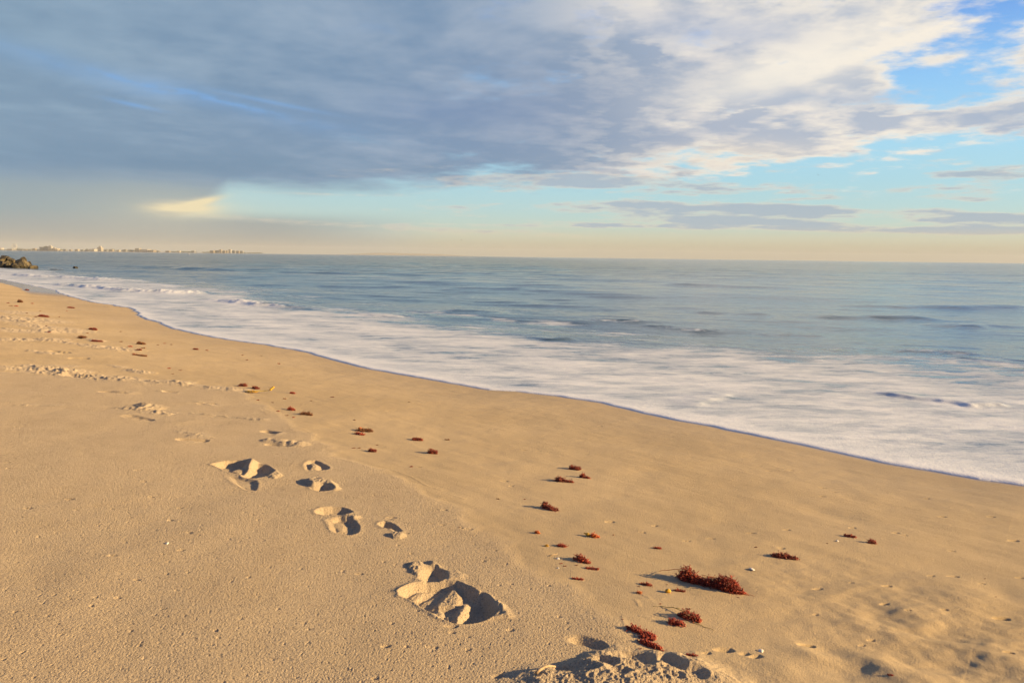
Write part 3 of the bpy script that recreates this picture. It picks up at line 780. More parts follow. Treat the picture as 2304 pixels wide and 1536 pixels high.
def weed_mat(name, dark, light, rough=0.42, glow=0.0):
    m, b = new_mat(name)
    p = geopos()
    n_ = noise(p, 60, 4, 0.6); n2 = noise(p, 260, 2, 0.6)
    c = mixc(sstep(n_, 0.38, 0.62), dark, light)
    c = mixc(sstep(n2, 0.60, 0.70) * 0.5, c, tuple(min(1, v * 1.9 + .02) for v in light))
    link(c, b.inputs['Base Color'])
    b.inputs['Roughness'].default_value = rough
    b.inputs['Specular IOR Level'].default_value = 0.45
    link(bump(n2, 0.002, .6), b.inputs['Normal'])
    return m
WM = {'red': weed_mat('red_seaweed', (0.13, 0.020, 0.011), (0.44, 0.062, 0.024)),
      'bright': weed_mat('bright_red_seaweed', (0.17, 0.022, 0.014), (0.46, 0.066, 0.030)),
      'dark': weed_mat('dark_red_seaweed', (0.10, 0.016, 0.010), (0.30, 0.050, 0.022)),
      'brown': weed_mat('brown_seaweed', (0.11, 0.045, 0.016), (0.24, 0.085, 0.025)),
      'orange': weed_mat('orange_seaweed', (0.52, 0.10, 0.03), (0.72, 0.22, 0.05), .35),
      'yellow': weed_mat('yellow_kelp', (0.48, 0.26, 0.02), (0.66, 0.38, 0.03), .3),
      'olive': weed_mat('olive_kelp', (0.20, 0.16, 0.04), (0.36, 0.27, 0.06), .4)}

def tube(Vs, Fs, path, r0, r1, sides=4):
    n = len(path); base = len(Vs)
    for i, p in enumerate(path):
        a = path[max(i - 1, 0)]; c = path[min(i + 1, n - 1)]
        d = (c - a)
        d = d.normalized() if d.length > 1e-9 else Vector((0, 0, 1))
        u = d.cross(Vector((0.13, 0.31, 0.94))).normalized(); w = d.cross(u)
        r = r0 + (r1 - r0) * i / (n - 1)
        for k in range(sides):
            t = 2 * math.pi * k / sides
            Vs.append(p + (u * math.cos(t) + w * math.sin(t)) * r)
    for i in range(n - 1):
        for k in range(sides):
            k2 = (k + 1) % sides
            Fs.append((base + i * sides + k, base + i * sides + k2, base + (i + 1) * sides + k2, base + (i + 1) * sides + k))
    Fs.append(tuple(base + (n - 1) * sides + k for k in range(sides))); Fs.append(tuple(base + k for k in reversed(range(sides))))
def bead(Vs, Fs, c, r, d=None, st=1.7):
    d = (d or Vector((0, 0, 1))).normalized(); u = d.cross(Vector((.2, .9, .3))).normalized(); w = d.cross(u)
    b = len(Vs)
    Vs.append(c - d * r * st)
    for k in range(5):
        t = 2 * math.pi * k / 5; Vs.append(c + (u * math.cos(t) + w * math.sin(t)) * r)
    Vs.append(c + d * r * st)
    for k in range(5):
        k2 = (k + 1) % 5
        Fs.append((b, b + 1 + k2, b + 1 + k)); Fs.append((b + 6, b + 1 + k, b + 1 + k2))

def tangle(lobes, rnd, dens=1.0, tr=0.0014, tip=0.0):
    """a tangle of curled branchlets with little beads, filling flattened domes: lobe = (x, y, rx, ry, h, z0)"""
    Vs, Fs = [], []
    for (lx, ly, rx, ry, h, z0) in lobes:
        n = int(dens * 85 * max(1.0, (rx * ry * 4 + h * rx * 2) / 0.004)) + 10
        n = min(n, 700)
        for _ in range(n):
            q = rnd.random() ** .5; t = rnd.uniform(0, 2 * math.pi)
            x, y = lx + rx * q * math.cos(t), ly + ry * q * math.sin(t)
            top = h * math.sqrt(max(0, 1 - q * q)) * rnd.uniform(.75, 1.12)
            p = Vector((x, y, z0 + rnd.random() ** .6 * top * .9))
            d = Vector((rnd.gauss(0, 1), rnd.gauss(0, 1), rnd.gauss(.05, .5))).normalized()
            L_ = rnd.uniform(.35, .95) * min(h * 1.1, rx, 0.03) + 0.002
            seg = rnd.randint(3, 5); path = [p.copy()]
            for s_ in range(seg):
                d = (d + Vector((rnd.gauss(0, .45), rnd.gauss(0, .45), rnd.gauss(0, .4)))).normalized()
                p = p + d * L_ / seg
                if p.z < 0.0: p.z = rnd.uniform(0, .002); d.z = abs(d.z)
                path.append(p.copy())
            tube(Vs, Fs, path, tr * rnd.uniform(.5, 1.0), tr * .3, 3)
            for _k in range(rnd.randint(0, 2)):
                bead(Vs, Fs, path[rnd.randint(1, seg)] + Vector((rnd.gauss(0, tr), rnd.gauss(0, tr), abs(rnd.gauss(0, tr)))), tr * rnd.uniform(.6, 1.5), d)
    return Vs, Fs

def clump(name, p0, p1, hpx, col, label, group=None, wid=.5, lobes=None, dens=1.0, extra=None, seed=None, flat=False, cat='seaweed'):
    A_, B_ = gp(*p0), gp(*p1)
    c = (A_ + B_) / 2; c.z = min(A_.z, B_.z, ground_z(c.x, c.y)) - 0.001
    d = B_ - A_; L_ = max(math.hypot(d.x, d.y), 0.006); ang = math.atan2(d.y, d.x)
    h = hpx / px_scale(c)
    rnd = random.Random(seed or int(p0[0] * 31 + p0[1] * 7))
    if lobes is None:
        W_ = max(L_ * wid, h * .8)
        k = 3 if L_ > .05 else 2
        lobes = []
        for i in range(k):
            f_ = (i + .5) / k - .5
            lobes.append((f_ * L_ * .8, rnd.uniform(-.12, .12) * W_, L_ * .62 / k + .002, W_ * .5 * rnd.uniform(.75, 1), h * rnd.uniform(.7, 1.0) * (1 if i == 0 or k == 2 else .85), 0))
    else:
        lobes = [(a * L_, b2 * L_, c2 * L_, d2 * L_, e2 * h, z2 * h) for a, b2, c2, d2, e2, z2 in lobes]
    Vs, Fs = tangle(lobes, rnd, dens, max(0.0009, min(0.0022, L_ * .016 + .0007)))
    loc = Matrix.Translation(c) @ Matrix.Rotation(ang, 4, 'Z')
    if extra:
        root = bpy.data.objects.new(name, None); COL.objects.link(root); root.empty_display_size = .05
        root.matrix_world = loc
        mesh_obj('fronds', Vs, Fs, WM[col], root, True)
        extra(root, L_, h, rnd)
        o = root
    else:
        o = mesh_obj(name, Vs, Fs, WM[col], None, True); o.matrix_world = loc
    return tag(o, label, cat, group)

def stem_path(pts, rnd, n=9, wob=.003):
    out_ = []
    for i in range(n):
        t = i / (n - 1) * (len(pts) - 1); k = min(int(t), len(pts) - 2); f_ = t - k
        a, b2 = Vector(pts[k]), Vector(pts[k + 1])
        out_.append(a.lerp(b2, f_) + Vector((rnd.gauss(0, wob), rnd.gauss(0, wob), abs(rnd.gauss(0, wob * .3)))))
    return out_
def add_stem(root, name, pts, r, mat, rnd, wob=.002, forks=0):
    Vs, Fs = [], []
    p = stem_path(pts, rnd, 10, wob); tube(Vs, Fs, p, r, r * .4, 5)
    for k in range(forks):
        i = rnd.randint(2, 8); q = p[i]
        e = q + Vector((rnd.uniform(-.02, .02), rnd.uniform(-.015, .015), rnd.uniform(0, .006)))
        tube(Vs, Fs, [q, q.lerp(e, .5) + Vector((0, 0, .002)), e], r * .7, r * .2, 4)
    return mesh_obj(name, Vs, Fs, WM[mat] if isinstance(mat, str) else mat, root, True)

def heap_extra(root, L_, h, rnd):
    add_stem(root, 'stalk', [(-L_ * .42, .02, h * .75), (-L_ * .75, .035, h * .35), (-L_ * .95, .045, .004)], .0016, 'orange', rnd)
    add_stem(root, 'stalk', [(-L_ * .2, .06, h * .3), (L_ * .1, .085, .012), (L_ * .35, .10, .010)], .0013, 'brown', rnd, forks=4)
    add_stem(root, 'stalk', [(L_ * .4, -.01, .01), (L_ * .58, -.012, .004), (L_ * .72, -.01, .003)], .0012, 'red', rnd)
clump('seaweed_heap', (1530, 1304), (1668, 1334), 38, 'red', 'largest heap of tangled dark red seaweed on the sand, with two stalks poking out',
      lobes=[(-.40, .04, .13, .12, 1.0, 0), (-.22, .0, .15, .11, .62, 0), (0, -.02, .16, .12, .60, 0), (.18, 0, .14, .13, .85, 0), (.30, 0, .14, .16, .95, 0), (.42, -.02, .09, .10, .5, 0), (.5, -.03, .06, .04, .2, 0)], dens=1.6, extra=heap_extra)
def cl2(root, L_, h, rnd):
    add_stem(root, 'stalk', [(-L_ * .4, .03, h * .3), (-L_ * 1.2, .055, .012), (-L_ * 2.0, .05, .004), (-L_ * 2.9, .0, .003)], .0018, 'olive', rnd, forks=8)
    add_stem(root, 'stalk', [(L_ * .2, -.03, .006), (L_ * .9, -.045, .003), (L_ * 1.4, -.055, .003)], .0014, 'olive', rnd)
clump('seaweed_clump', (1533, 1390), (1574, 1399), 28, 'red', 'reddish brown seaweed clump with long olive stems trailing to both sides',
      lobes=[(-.18, .05, .3, .35, .95, 0), (.2, 0, .28, .3, .75, 0), (.4, -.05, .14, .18, .3, 0), (-.5, .15, .2, .2, .35, 0)], dens=1.2, extra=cl2)
clump('seaweed_clump', (1503, 1404), (1540, 1408), 15, 'bright', 'small bright red spiky seaweed clump touching the clump with olive stems')
clump('seaweed_strand', (1408, 1416), (1476, 1436), 12, 'bright', 'bright red seaweed strand, upper and longest of three beside the trampled sand', wid=.28, dens=1.3)
clump('seaweed_strand', (1440, 1434), (1474, 1441), 10, 'bright', 'short bright red seaweed tuft between two longer strands by the trampled sand', wid=.4)
def tail(root, L_, h, rnd):
    add_stem(root, 'stalk', [(L_ * .35, 0, .006), (L_ * .6, -.02, .003), (L_ * .95, -.035, .003)], .0014, 'dark', rnd, forks=3)
clump('seaweed_strand', (1438, 1444), (1488, 1461), 10, 'red', 'lowest red seaweed strand by the trampled sand, its dark tail trailing off right', wid=.3, dens=1.2, extra=tail)
clump('seaweed_clump', (1291, 1260), (1326, 1269), 15, 'red', 'rounded wine red seaweed clump beside a white shell chip', lobes=[(-.2, .05, .30, .28, 1, 0), (.12, -.02, .25, .22, .7, 0), (.42, -.08, .14, .08, .3, 0)])
clump('seaweed_clump', (1735, 1250), (1792, 1257), 12, 'dark', 'long slug shaped dark red seaweed clump alone on smooth sand', wid=.35, dens=1.5, lobes=[(-.3, .0, .2, .12, .9, 0), (-.05, 0, .22, .14, 1, 0), (.2, 0, .2, .12, .7, 0), (.42, -.01, .1, .07, .4, 0)])
clump('seaweed_clump', (1899, 1206), (1925, 1210), 6, 'bright', 'flat bright red seaweed scrap, farthest right but one', wid=.4)
clump('seaweed_clump', (1952, 1220), (1970, 1223), 12, 'bright', 'upright little bright red seaweed tuft, farthest right of all', wid=.7)
clump('seaweed_clump', (1281, 1054), (1305, 1058), 12, 'dark', 'smooth rounded dark red seaweed lump, uppermost of three close together', wid=.7, dens=1.8)
clump('seaweed_clump', (1304, 1073), (1329, 1077), 11, 'red', 'red seaweed lump with a low right tail, right one of three close together', wid=.5, dens=1.5, lobes=[(-.2, .02, .25, .2, 1, 0), (.2, -.05, .22, .12, .4, 0)])
clump('seaweed_clump', (1247, 1082), (1290, 1086), 13, 'dark', 'dark brown red seaweed tangle, left and lowest of three close together', wid=.4, dens=1.4, lobes=[(-.22, .02, .26, .2, 1, 0), (.1, 0, .2, .12, .35, 0), (.35, -.02, .15, .1, .35, 0)])
clump('seaweed_clump', (1218, 1142), (1256, 1150), 20, 'dark', 'dark red seaweed clump with a tall lumpy left end, alone in mid beach', wid=.5, dens=1.4, lobes=[(-.32, .06, .14, .14, 1, 0), (-.1, 0, .22, .18, .6, 0), (.25, -.04, .25, .15, .4, 0)])
clump('seaweed_clump', (964, 1018), (984, 1020), 15, 'dark', 'tall rough dark red seaweed lump casting a long shadow, above the cracked sand line', wid=.8, dens=1.6)
clump('seaweed_clump', (927, 988), (951, 990), 8, 'dark', 'low oblong dark red seaweed lump just beyond the tall rough lump', wid=.5, dens=1.4)
clump('seaweed_clump', (829, 1014), (845, 1016), 8, 'dark', 'small squarish dark brown seaweed lump left of the tall rough lump', wid=.7, dens=1.6)
def kelp30(root, L_, h, rnd):
    add_stem(root, 'stalk', [(-L_ * .1, .02, h * .6), (L_ * .3, .02, h * .5), (L_ * .6, 0, .004)], .003, 'brown', rnd)
    Vs, Fs = [], []
    bead(Vs, Fs, Vector((-L_ * .38, .03, h * .7)), .010, Vector((1, .1, 0)), 2.2)
    mesh_obj('float_bladder', Vs, Fs, WM['orange'], root, True)
clump('kelp_piece', (803, 968), (838, 971), 9, 'brown', 'brown kelp piece with a bright orange float lying in mid beach', wid=.5, extra=kelp30)
clump('seaweed_clump', (798, 975), (820, 978), 7, 'red', 'ragged red seaweed tuft just below the kelp piece with orange float')
clump('seaweed_clump', (648, 921), (664, 923), 9, 'red', 'left one of a pair of seaweed lumps, redder, left of mid beach', wid=.7)
clump('seaweed_clump', (676, 932), (703, 935), 9, 'brown', 'right one of a pair of seaweed lumps, browner and longer, left of mid beach', wid=.5)
clump('seaweed_clump', (653, 885), (663, 886), 6, 'red', 'tiny red seaweed lump right of the yellow kelp strand', wid=.7)
clump('seaweed_clump', (540, 868), (553, 870), 10, 'dark', 'dark red seaweed lump with olive edge at the end of the crumbly sand band', wid=.8)
clump('seaweed_clump', (568, 873), (581, 875), 8, 'dark', 'dark red seaweed lump just above the yellow kelp strand', wid=.8)
clump('seaweed_clump', (309, 773), (326, 775), 7, 'brown', 'peaked reddish brown seaweed lump where the far seaweed line begins', wid=.6)
clump('seaweed_clump', (202, 741), (217, 743), 7, 'dark', 'dark seaweed lump casting a thin shadow on smooth sand at far left', wid=.6)
clump('seaweed_clump', (204, 768), (230, 770), 7, 'dark', 'blackish seaweed mound beside a scuffed hollow at far left', wid=.5)
clump('seaweed_clump', (180, 760), (191, 762), 6, 'brown', 'brown seaweed lump left of the blackish mound at far left', wid=.6)
clump('seaweed_clump', (90, 712), (107, 714), 7, 'dark', 'ragged dark seaweed clump on the farthest scuffed sand', wid=.6)
clump('seaweed_clump', (41, 680), (50, 681), 9, 'brown', 'upright brown seaweed clump near the left edge of the beach', wid=.7)
clump('seaweed_clump', (56, 652), (65, 653), 4, 'dark', 'lone dark seaweed bit on the wet sand near the rocks', wid=.6)
clump('seaweed_clump', (436, 786), (446, 787), 5, 'dark', 'lone dark seaweed dot near the foam on smooth far sand', wid=.7)
clump('seaweed_clump', (156, 692), (164, 693), 4, 'dark', 'lone dark seaweed dot nearest the narrow tongue of foam', wid=.7)
clump('seaweed_clump', (298, 798), (330, 802), 5, 'brown', 'thin brown seaweed scrap lying along the crumbly band at left', wid=.3)
clump('seaweed_clump', (1253, 1230), (1273, 1232), 8, 'bright', 'small bright red seaweed tuft left of the yellow float with orange beads', wid=.5)
clump('seaweed_clump', (1318, 1281), (1346, 1284), 5, 'red', 'small red seaweed sprig just below the wine red clump', wid=.35)
clump('seaweed_clump', (1470, 1234), (1487, 1236), 4, 'red', 'short red seaweed sprig alone above the largest heap', wid=.35)
clump('seaweed_clump', (1543, 1478), (1566, 1481), 5, 'bright', 'short red seaweed sprig on top of the trampled sand', wid=.3)
clump('seaweed_clump', (1443, 1316), (1465, 1320), 6, 'red', 'small red seaweed sprig at the tip of the largest heap\'s shadow', wid=.3)
clump('seaweed_clump', (1518, 1329), (1540, 1332), 6, 'dark', 'small dark red seaweed sprig between orange float and largest heap', wid=.3)
clump('seaweed_clump', (1204, 1200), (1213, 1202), 8, 'orange', 'tiny upright orange seaweed sprig above the little yellow one', wid=.5)
clump('seaweed_clump', (1227, 1230), (1232, 1231), 5, 'yellow', 'tiny yellow seaweed bit left of the small bright red tuft', wid=.8)
clump('seaweed_clump', (1288, 1302), (1312, 1306), 4, 'bright', 'faded pinkish red seaweed scrap lying flat below the small sprig', wid=.3, dens=.6)
clump('seaweed_clump', (1434, 1336), (1442, 1338), 6, 'orange', 'tiny orange seaweed bit left of the round orange float', wid=.8)
# yellow float with orange beads
def kelp7(root, L_, h, rnd):
    bm = bmesh.new(); bmesh.ops.create_uvsphere(bm, u_segments=16, v_segments=10, radius=1)
    for v in bm.verts:
        t = v.co.x; k = 1.0 if t > 0 else (1 + t) ** .75 + .03
        v.co = Vector((t * .016 - (0.010 if t < -.55 else 0) * (-t - .55) * 2.2, v.co.y * .0095 * k, v.co.z * .0095 * k))
    me = bpy.data.meshes.new('float_bladder'); bm.to_mesh(me); bm.free(); me.materials.append(WM['yellow'])
    me.polygons.foreach_set('use_smooth', [True] * len(me.polygons))
    o = bpy.data.objects.new('float_bladder', me); COL.objects.link(o); o.parent = root; o.location = (-.017, 0, .013); o.rotation_euler = (0, .28, 0)
clump('kelp_float', (1310, 1206), (1348, 1211), 12, 'orange', 'teardrop yellow kelp float with orange beaded fronds at its right end', lobes=[(.12, 0, .12, .14, 1, 0), (.28, 0, .12, .12, .7, 0), (.42, 0, .08, .06, .35, 0)], dens=.7, extra=kelp7)
# round orange float
bm = bmesh.new(); bmesh.ops.create_icosphere(bm, subdivisions=3, radius=.0115)
for v in bm.verts: v.co.z *= .75; v.co.x *= 1.12; v.co *= 1 + .06 * math.sin(v.co.x * 400 + 1) * math.cos(v.co.y * 300)
me = bpy.data.meshes.new('round_float'); bm.to_mesh(me); bm.free(); me.materials.append(WM['yellow'])
me.polygons.foreach_set('use_smooth', [True] * len(me.polygons))
o = bpy.data.objects.new('kelp_float', me); COL.objects.link(o); q = gp(1503, 1334); o.location = (q.x, q.y, q.z + .0075)
tag(o, 'single round orange kelp float left of the largest seaweed heap', 'kelp float')
# yellow kelp strand
def mk_strand():
    a, b2 = gp(552, 883), gp(612, 884)
    root = bpy.data.objects.new('kelp_strand', None); COL.objects.link(root); root.location = a
    rnd = random.Random(5); d = b2 - a
    add_stem(root, 'stalk', [(0, 0, .012), (d.x * .35, d.y * .35 - .03, .016), (d.x * .7, d.y * .7, .010), (d.x, d.y, .014)], .0065, 'olive', rnd, .003, 3)
    Vs, Fs = [], []
    for k in range(3): bead(Vs, Fs, Vector((d.x + .01 * k - .01, d.y + rnd.uniform(-.01, .01), .025 + .008 * k)), .016, Vector((.7, .1, .5)), 1.4)
    mesh_obj('float_bladder', Vs, Fs, WM['yellow'], root, True)
    Vs, Fs = tangle([(d.x * .28, d.y * .28, .05, .03, .02, 0)], rnd, .5, .003)
    mesh_obj('fronds', Vs, Fs, WM['yellow'], root, True)
    tag(root, 'long yellow kelp strand with a bright float at its right end', 'kelp')
mk_strand()
# small scraps that nothing tells apart: copied from two sprigs
rnd = random.Random(77)
protos = []
for k, col in enumerate(('dark', 'brown', 'red')):
    Vs, Fs = tangle([(0, 0, .012, .005, .004, 0), (.009, .001, .006, .003, .003, 0)], rnd, .5, .0013)
    me = bpy.data.meshes.new('seaweed_scrap'); me.from_pydata([tuple(v) for v in Vs], [], Fs); me.materials.append(WM[col]); protos.append(me)
SCR = [(747, 893, 9), (797, 946, 7), (627, 818, 8), (555, 810, 6), (1006, 988, 13), (925, 1050, 8), (848, 1001, 6), (272, 769, 8), (292, 780, 11), (312, 790, 16), (322, 784, 10), (300, 796, 8), (271, 746, 5), (196, 750, 7), (72, 683, 7), (17, 682, 7), (24, 688, 9),
       (36, 689, 9), (80, 713, 9), (60, 706, 8), (110, 749, 9), (104, 735, 6), (640, 897, 9), (625, 925, 9), (613, 905, 6), (645, 935, 9), (660, 940, 7), (795, 1008, 9), (808, 1008, 8), (1400, 1398, 6), (1437, 1322, 7), (1120, 1122, 8), (1380, 1205, 5), (1270, 1276, 8), (1297, 1275, 7),
       (1262, 1270, 9), (1700, 1232, 8), (1861, 1222, 5), (2216, 1298, 5), (2240, 1343, 5), (1004, 1530, 5), (370, 772, 7), (385, 775, 6), (355, 776, 6), (465, 789, 8), (545, 800, 6), (588, 801, 5), (380, 829, 8), (405, 833, 7), (388, 840, 6), (150, 700, 5), (133, 713, 5), (90, 700, 5),
       (2002, 1525, 14), (1600, 1299, 6), (1033, 1188, 5), (1440, 1462, 8), (1660, 1345, 6), (1500, 1316, 6), (1485, 1362, 7), (920, 905, 5), (700, 902, 5), (580, 900, 7), (1180, 1123, 5)]
for k, (px_, py_, wpx) in enumerate(SCR):
    o = bpy.data.objects.new('seaweed_scrap', protos[k % 3]); COL.objects.link(o)
    q = gp(px_, py_); o.location = q
    sc = max(wpx / px_scale(q) / .032, .25); o.scale = (sc, sc * rnd.uniform(.7, 1.2), sc * rnd.uniform(.6, 1.1)); o.rotation_euler = (0, 0, rnd.uniform(-.5, .4))
    tag(o, 'tiny flat scrap of dark red or brown seaweed on the sand', 'seaweed', 'tiny seaweed scraps scattered on the sand')

# shells, a reed and a driftwood stick
shell_m, b = new_mat('white_shell'); p = geopos()
link(mixc(sstep(noise(p, 400, 3), .4, .6), (0.62, 0.58, 0.52), (0.78, 0.76, 0.72)), b.inputs['Base Color']); b.inputs['Roughness'].default_value = .35
wood_m, b = new_mat('driftwood'); p = geopos()
link(mixc(sstep(noise(vscale(p, (40, 300, 40)), 1, 4), .4, .6), (0.34, 0.24, 0.14), (0.52, 0.38, 0.24)), b.inputs['Base Color']); b.inputs['Roughness'].default_value = .8
link(bump(noise(p, 500, 3), .002), b.inputs['Normal'])
def shell(px_, py_, wpx, rot, label, asp=.6):
    q = gp(px_, py_); w = wpx / px_scale(q) * .5
    Vs, Fs = [], []
    nr, na = 7, 18
    for i in range(nr):
        t = i / (nr - 1)
        for k in range(na):
            a = -1.25 + 2.5 * k / (na - 1)
            rib = 1 + .03 * math.cos(k * math.pi)
            Vs.append(Vector((t * math.cos(a) * w * 2 * rib - w, t * math.sin(a) * w * 2 * asp, w * .55 * math.sin(t * math.pi * .85) * math.cos(a * .9) * rib + .0008)))
    for i in range(nr - 1):
        for k in range(na - 1): Fs.append((i * na + k, (i + 1) * na + k, (i + 1) * na + k + 1, i * na + k + 1))
    o = mesh_obj('seashell', Vs, Fs, shell_m, None, True); o.location = q; o.rotation_euler = (.1, -.15, rot)
    md = o.modifiers.new('thick', 'SOLIDIFY'); md.thickness = .0008
    tag(o, label, 'shell')
shell(1692, 1282, 14, 3.0, 'white seashell to the right of and beyond the largest seaweed heap')
shell(1712, 1464, 12, .4, 'white seashell right of the trampled sand, the nearest to the viewer')
shell(1255, 1259, 8, 1.2, 'white shell chip just left of the wine red seaweed clump')
shell(1884, 1217, 7, 2.2, 'pale shell chip left of the two farthest right seaweed tufts')
shell(1256, 1280, 5, .2, 'smallest white shell chip, below the one beside the wine red clump')
shell(376, 1226, 9, .7, 'pale shell fragment alone on the bare dry sand at left')
Vs, Fs = [], []
a, b2 = gp(1237, 1253), gp(1254, 1249)
tube(Vs, Fs, [Vector((0, 0, .003)), (b2 - a) * .5 + Vector((0, 0, .005)), (b2 - a) + Vector((0, 0, .004))], .0022, .001, 5)
o = mesh_obj('reed_piece', Vs, Fs, wood_m, None, True); o.location = a; tag(o, 'short pale reed beside the white shell chip and wine red clump', 'reed')
Vs, Fs = [], []
a, b2 = gp(1206, 1538), gp(1249, 1517); a.z += .010; b2.z += .012; v = b2 - a
pth = [v * t + Vector((0, .006 * math.sin(t * 3.1), .008 * math.sin(t * 3.1))) for t in (0, .2, .4, .6, .8, 1)]
tube(Vs, Fs, pth, .0052, .0034, 8)
o = mesh_obj('driftwood_stick', Vs, Fs, wood_m, None, True); o.location = a; tag(o, 'curved tan driftwood stick on the left edge of the trampled sand', 'stick')
# ------------------------------------------------------------------ groyne rocks on the left
rock_m, b = new_mat('mottled_rock'); p = geopos()
n_ = noise(p, 1.6, 6, .6); n2 = noise(p, 7, 5, .65)
c = mixc(sstep(n_, .42, .60), (0.028, 0.025, 0.02), (0.13, 0.105, 0.06))
c = mixc(sstep(n2, .55, .7) * .6, c, (0.30, 0.25, 0.12))  # yellowish patches mixed in at random over the dark stone
link(c, b.inputs['Base Color']); b.inputs['Roughness'].default_value = .75; link(bump(n2, .15), b.inputs['Normal'])
def boulder(px_, depth, w, h, lift, seed, label, dep=1.0):
    r = ray(px_, 570); X0 = r.x / r.y * depth
    bm = bmesh.new(); bmesh.ops.create_icosphere(bm, subdivisions=4, radius=.5)
    rn = random.Random(seed)
    cuts = [(Vector((rn.gauss(0, 1), rn.gauss(0, 1), rn.gauss(.2, .8))).normalized(), rn.uniform(.26, .42)) for _ in range(11)]
    co = np.array([v.co for v in bm.verts])
    nz = fbm(co[:, 0] * 3 + seed, co[:, 1] * 3 + co[:, 2] * 2.1, 3, seed)
    for v, nn in zip(bm.verts, nz):
        for n0, dd in cuts:
            e = v.co.dot(n0) - dd
            if e > 0: v.co -= n0 * e * .94
        v.co *= 1 + .10 * float(nn)
        v.co = Vector((v.co.x * w * 1.25, v.co.y * w * dep * 1.25, v.co.z * h * 1.35))
    me = bpy.data.meshes.new('boulder'); bm.to_mesh(me); bm.free(); me.materials.append(rock_m)
    o = bpy.data.objects.new('boulder', me); COL.objects.link(o); o.location = (X0, depth, lift + h * .45); o.rotation_euler = (0, 0, rn.uniform(-.5, .5))
    tag(o, label, 'rock', 'boulders of the rock groyne')
RK = [(-26, 80, 2.0, 1.15, -.2, 'left of the frame end of the rock pile, half cut off boulder'),
      (4, 78, .95, .75, -.1, 'tan boulder at the foot of the rock pile, leftmost at the waterline'),
      (20, 78, .80, .65, -.1, 'second tan boulder along the foot of the rock pile from the left'),
      (33, 77.5, .70, .62, -.1, 'pale yellowish boulder at the foot of the pile left of the tall dark rock'),
      (45, 78, .85, 1.05, -.1, 'tall dark upright rock near the right end of the pile'),
      (58, 78.5, .75, .80, -.1, 'sunlit yellowish boulder just right of the tall dark rock'),
      (73, 77, .70, .46, -.08, 'low dark wedge shaped rock, last of the pile on its right'),
      (8, 79.6, 1.1, .75, .40, 'dark capstone boulder on top of the pile at the left edge'),
      (22, 79.6, .85, .60, .42, 'flat dark boulder on top of the pile beside the capstone'),
      (34, 79.6, .70, .50, .10, 'small boulder wedged behind the pale yellowish one'),
      (52, 79.8, .65, .55, .50, 'sunlit boulder perched behind the tall dark rock'),
      (64, 79.8, .55, .50, .12, 'small tan boulder behind the low wedge rock'),
      (14, 79.0, .7, .5, .15, 'dark boulder filling the gap in the lower left of the pile'),
      (168, 80, .44, .30, -.08, 'single small dark rock standing alone in the sea right of the pile'),
      (120, 73, .9, .12, -.06, 'low flat dark rock awash between the pile and the lone rock'),
      (140, 71.5, 1.2, .10, -.06, 'lowest flat dark reef rock just breaking the surface nearer the foam')]
for k, (px_, dp, w, h, lf_, lab) in enumerate(RK): boulder(px_, dp, w, h, lf_, 200 + k, lab)

# ------------------------------------------------------------------ far shore, 5 km away
FD = 5000.0
def fx(px_, d=FD):
    r = ray(px_, 565); return r.x / r.y * d
def flat_mat(name, c1, c2, sc=.02, rough=.85):
    m, b = new_mat(name); link(mixc(sstep(noise(geopos(), sc, 4), .4, .6), c1, c2), b.inputs['Base Color']); b.inputs['Roughness'].default_value = rough
    return m
coast_m = flat_mat('far_beach', (0.30, 0.26, 0.20), (0.36, 0.31, 0.24))
tree_m = flat_mat('far_trees', (0.035, 0.055, 0.03), (0.07, 0.09, 0.05), .06)
hill_m = flat_mat('far_hills', (0.32, 0.30, 0.25), (0.36, 0.34, 0.28), .004)
def ridge(name, pts, depth, thick, mat):
    """land with a crest line given as (x, height), sloping down to the water on both sides"""
    Vs, Fs = [], []
    for (x, h) in pts:
        for (dy_, hh) in ((0, -.5), (thick * .1, h * .35 + .1), (thick * .45, h), (thick * .8, h * .7), (thick, -.5)):
            Vs.append((x * (depth + dy_) / depth, depth + dy_, hh))
    for i in range(len(pts) - 1):
        for k in range(4):
            a = i * 5 + k; Fs.append((a, a + 5, a + 6, a + 1))
    return mesh_obj(name, Vs, Fs, mat, None, True)
rn = random.Random(3)
pts = []
for k in range(90):
    px_ = -260 + k * 9.4
    h = 3.6 * (1 if px_ < 330 else max(.22, 1 - (px_ - 330) / 260)) * rn.uniform(.9, 1.1)
    pts.append((fx(px_), h))
tag(ridge('far_coast', pts, FD, 700, coast_m), 'thin pale line of beach and low land across the bay', kind='structure')
pts = []
for k in range(60):
    px_ = 690 + k * 7.2
    t = k / 59
    h = 27 * (math.exp(-((t - .40) / .17) ** 2) + .75 * math.exp(-((t - .66) / .16) ** 2)) * .85 + rn.uniform(0, 2.5)
    pts.append((fx(px_, 8300), h * ss(t, 0, .12) * ss(t, 1, .9) + .3))
tag(ridge('hills', pts, 8300, 600, hill_m), 'faint hazy headland far out on the horizon', kind='structure')

